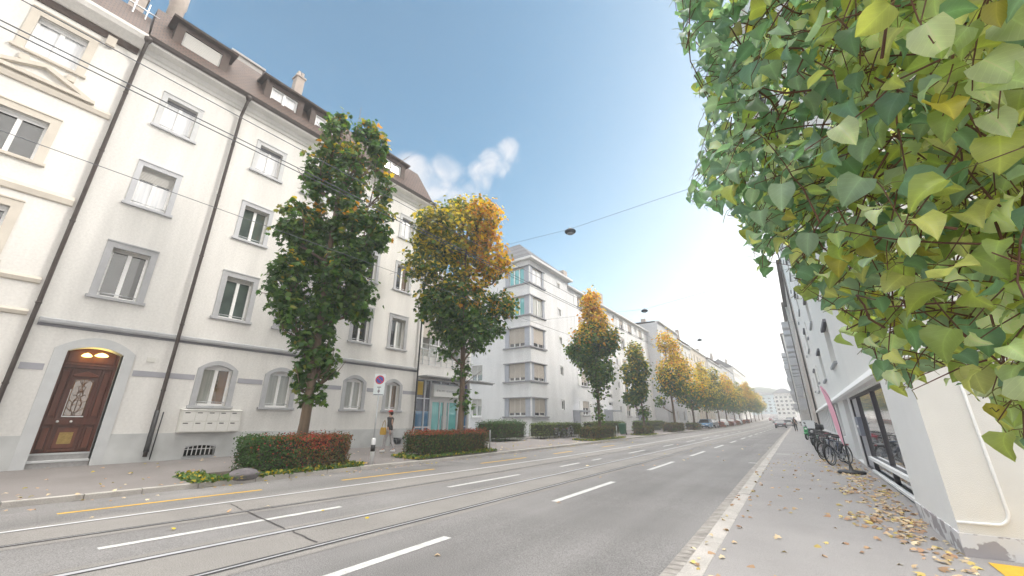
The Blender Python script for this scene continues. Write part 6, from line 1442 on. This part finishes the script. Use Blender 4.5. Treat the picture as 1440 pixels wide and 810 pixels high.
for px, py, a, b2 in ((714, 212, .3, 2.6), (676, 248, .3, 3.2), (695, 230, .3, 3.2), (622, 258, 1, 5.6), (575, 238, .3, 4.2), (655, 285, 1, 5), (600, 292, 1, 5.5)):
    o_ = blob(dirn(px, py), a, b2); total = o_ if total is None else mth('MAXIMUM', total, o_)
cm = mth('ADD', total, mth('MULTIPLY', mth('SUBTRACT', nz.outputs['Fac'], .5), 1.7))
mr = N.new('ShaderNodeMapRange'); mr.interpolation_type = 'SMOOTHSTEP'; mr.inputs[1].default_value = .40; mr.inputs[2].default_value = 1.5; mr.inputs[4].default_value = .85; L.new(cm, mr.inputs[0])
mx = N.new('ShaderNodeMix'); mx.data_type = 'RGBA'; L.new(mr.outputs[0], mx.inputs[0]); tint = N.new('ShaderNodeVectorMath'); tint.operation = 'MULTIPLY'; L.new(sky.outputs[0], tint.inputs[0]); tint.inputs[1].default_value = (.60, .88, .83); L.new(tint.outputs[0], mx.inputs[6]); mx.inputs[7].default_value = CLOUD
# white veil right of a blue opening, extended out of view as added fill
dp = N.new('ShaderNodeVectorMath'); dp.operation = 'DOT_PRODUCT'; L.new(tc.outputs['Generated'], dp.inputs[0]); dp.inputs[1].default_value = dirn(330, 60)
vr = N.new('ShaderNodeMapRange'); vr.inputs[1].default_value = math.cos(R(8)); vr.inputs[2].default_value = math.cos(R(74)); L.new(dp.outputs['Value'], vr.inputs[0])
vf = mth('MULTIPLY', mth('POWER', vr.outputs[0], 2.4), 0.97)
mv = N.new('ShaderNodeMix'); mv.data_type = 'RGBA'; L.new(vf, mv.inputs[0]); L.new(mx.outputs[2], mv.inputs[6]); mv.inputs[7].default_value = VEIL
# and an added bright cap overhead, out of view, filling the ground and walls
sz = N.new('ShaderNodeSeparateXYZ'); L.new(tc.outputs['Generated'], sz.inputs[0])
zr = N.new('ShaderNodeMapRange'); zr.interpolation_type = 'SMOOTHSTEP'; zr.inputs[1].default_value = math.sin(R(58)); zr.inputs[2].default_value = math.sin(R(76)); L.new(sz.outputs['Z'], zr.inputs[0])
mz = N.new('ShaderNodeMix'); mz.data_type = 'RGBA'; L.new(zr.outputs[0], mz.inputs[0]); L.new(mv.outputs[2], mz.inputs[6]); mz.inputs[7].default_value = ZEN_FILL
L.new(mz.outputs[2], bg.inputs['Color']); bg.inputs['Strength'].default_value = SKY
sd = bpy.data.lights.new('sun', 'SUN'); sd.energy = SUN_E; sd.angle = R(SUN_ANG); sd.color = (1.0, .94, .86); so = bpy.data.objects.new('sun', sd); COL.objects.link(so)
sv = Vector((math.sin(R(SUN_AZ)) * math.cos(R(SUN_EL)), math.cos(R(SUN_AZ)) * math.cos(R(SUN_EL)), math.sin(R(SUN_EL)))); so.rotation_euler = sv.to_track_quat('Z', 'Y').to_euler(); so.location = sv * 100
cd = bpy.data.cameras.new('camera'); cd.sensor_width = 36; cd.lens = 36 * CAM_F / 1440; cd.clip_start = .05; cd.clip_end = 4000; co = bpy.data.objects.new('camera', cd); COL.objects.link(co); co.rotation_euler = (R(90) + CAM_PITCH, 0, CAM_YAW); scn.camera = co
scn.view_settings.view_transform = 'Standard'; scn.view_settings.look = 'None'; scn.view_settings.exposure = EXPO; scn.view_settings.gamma = 1; scn.view_settings.use_curve_mapping = False
scn.cycles.max_bounces = 6; scn.cycles.diffuse_bounces = 3; scn.cycles.glossy_bounces = 2; scn.cycles.transmission_bounces = 3; scn.cycles.transparent_max_bounces = 6; scn.cycles.volume_bounces = 1
scn.cycles.use_denoising = True
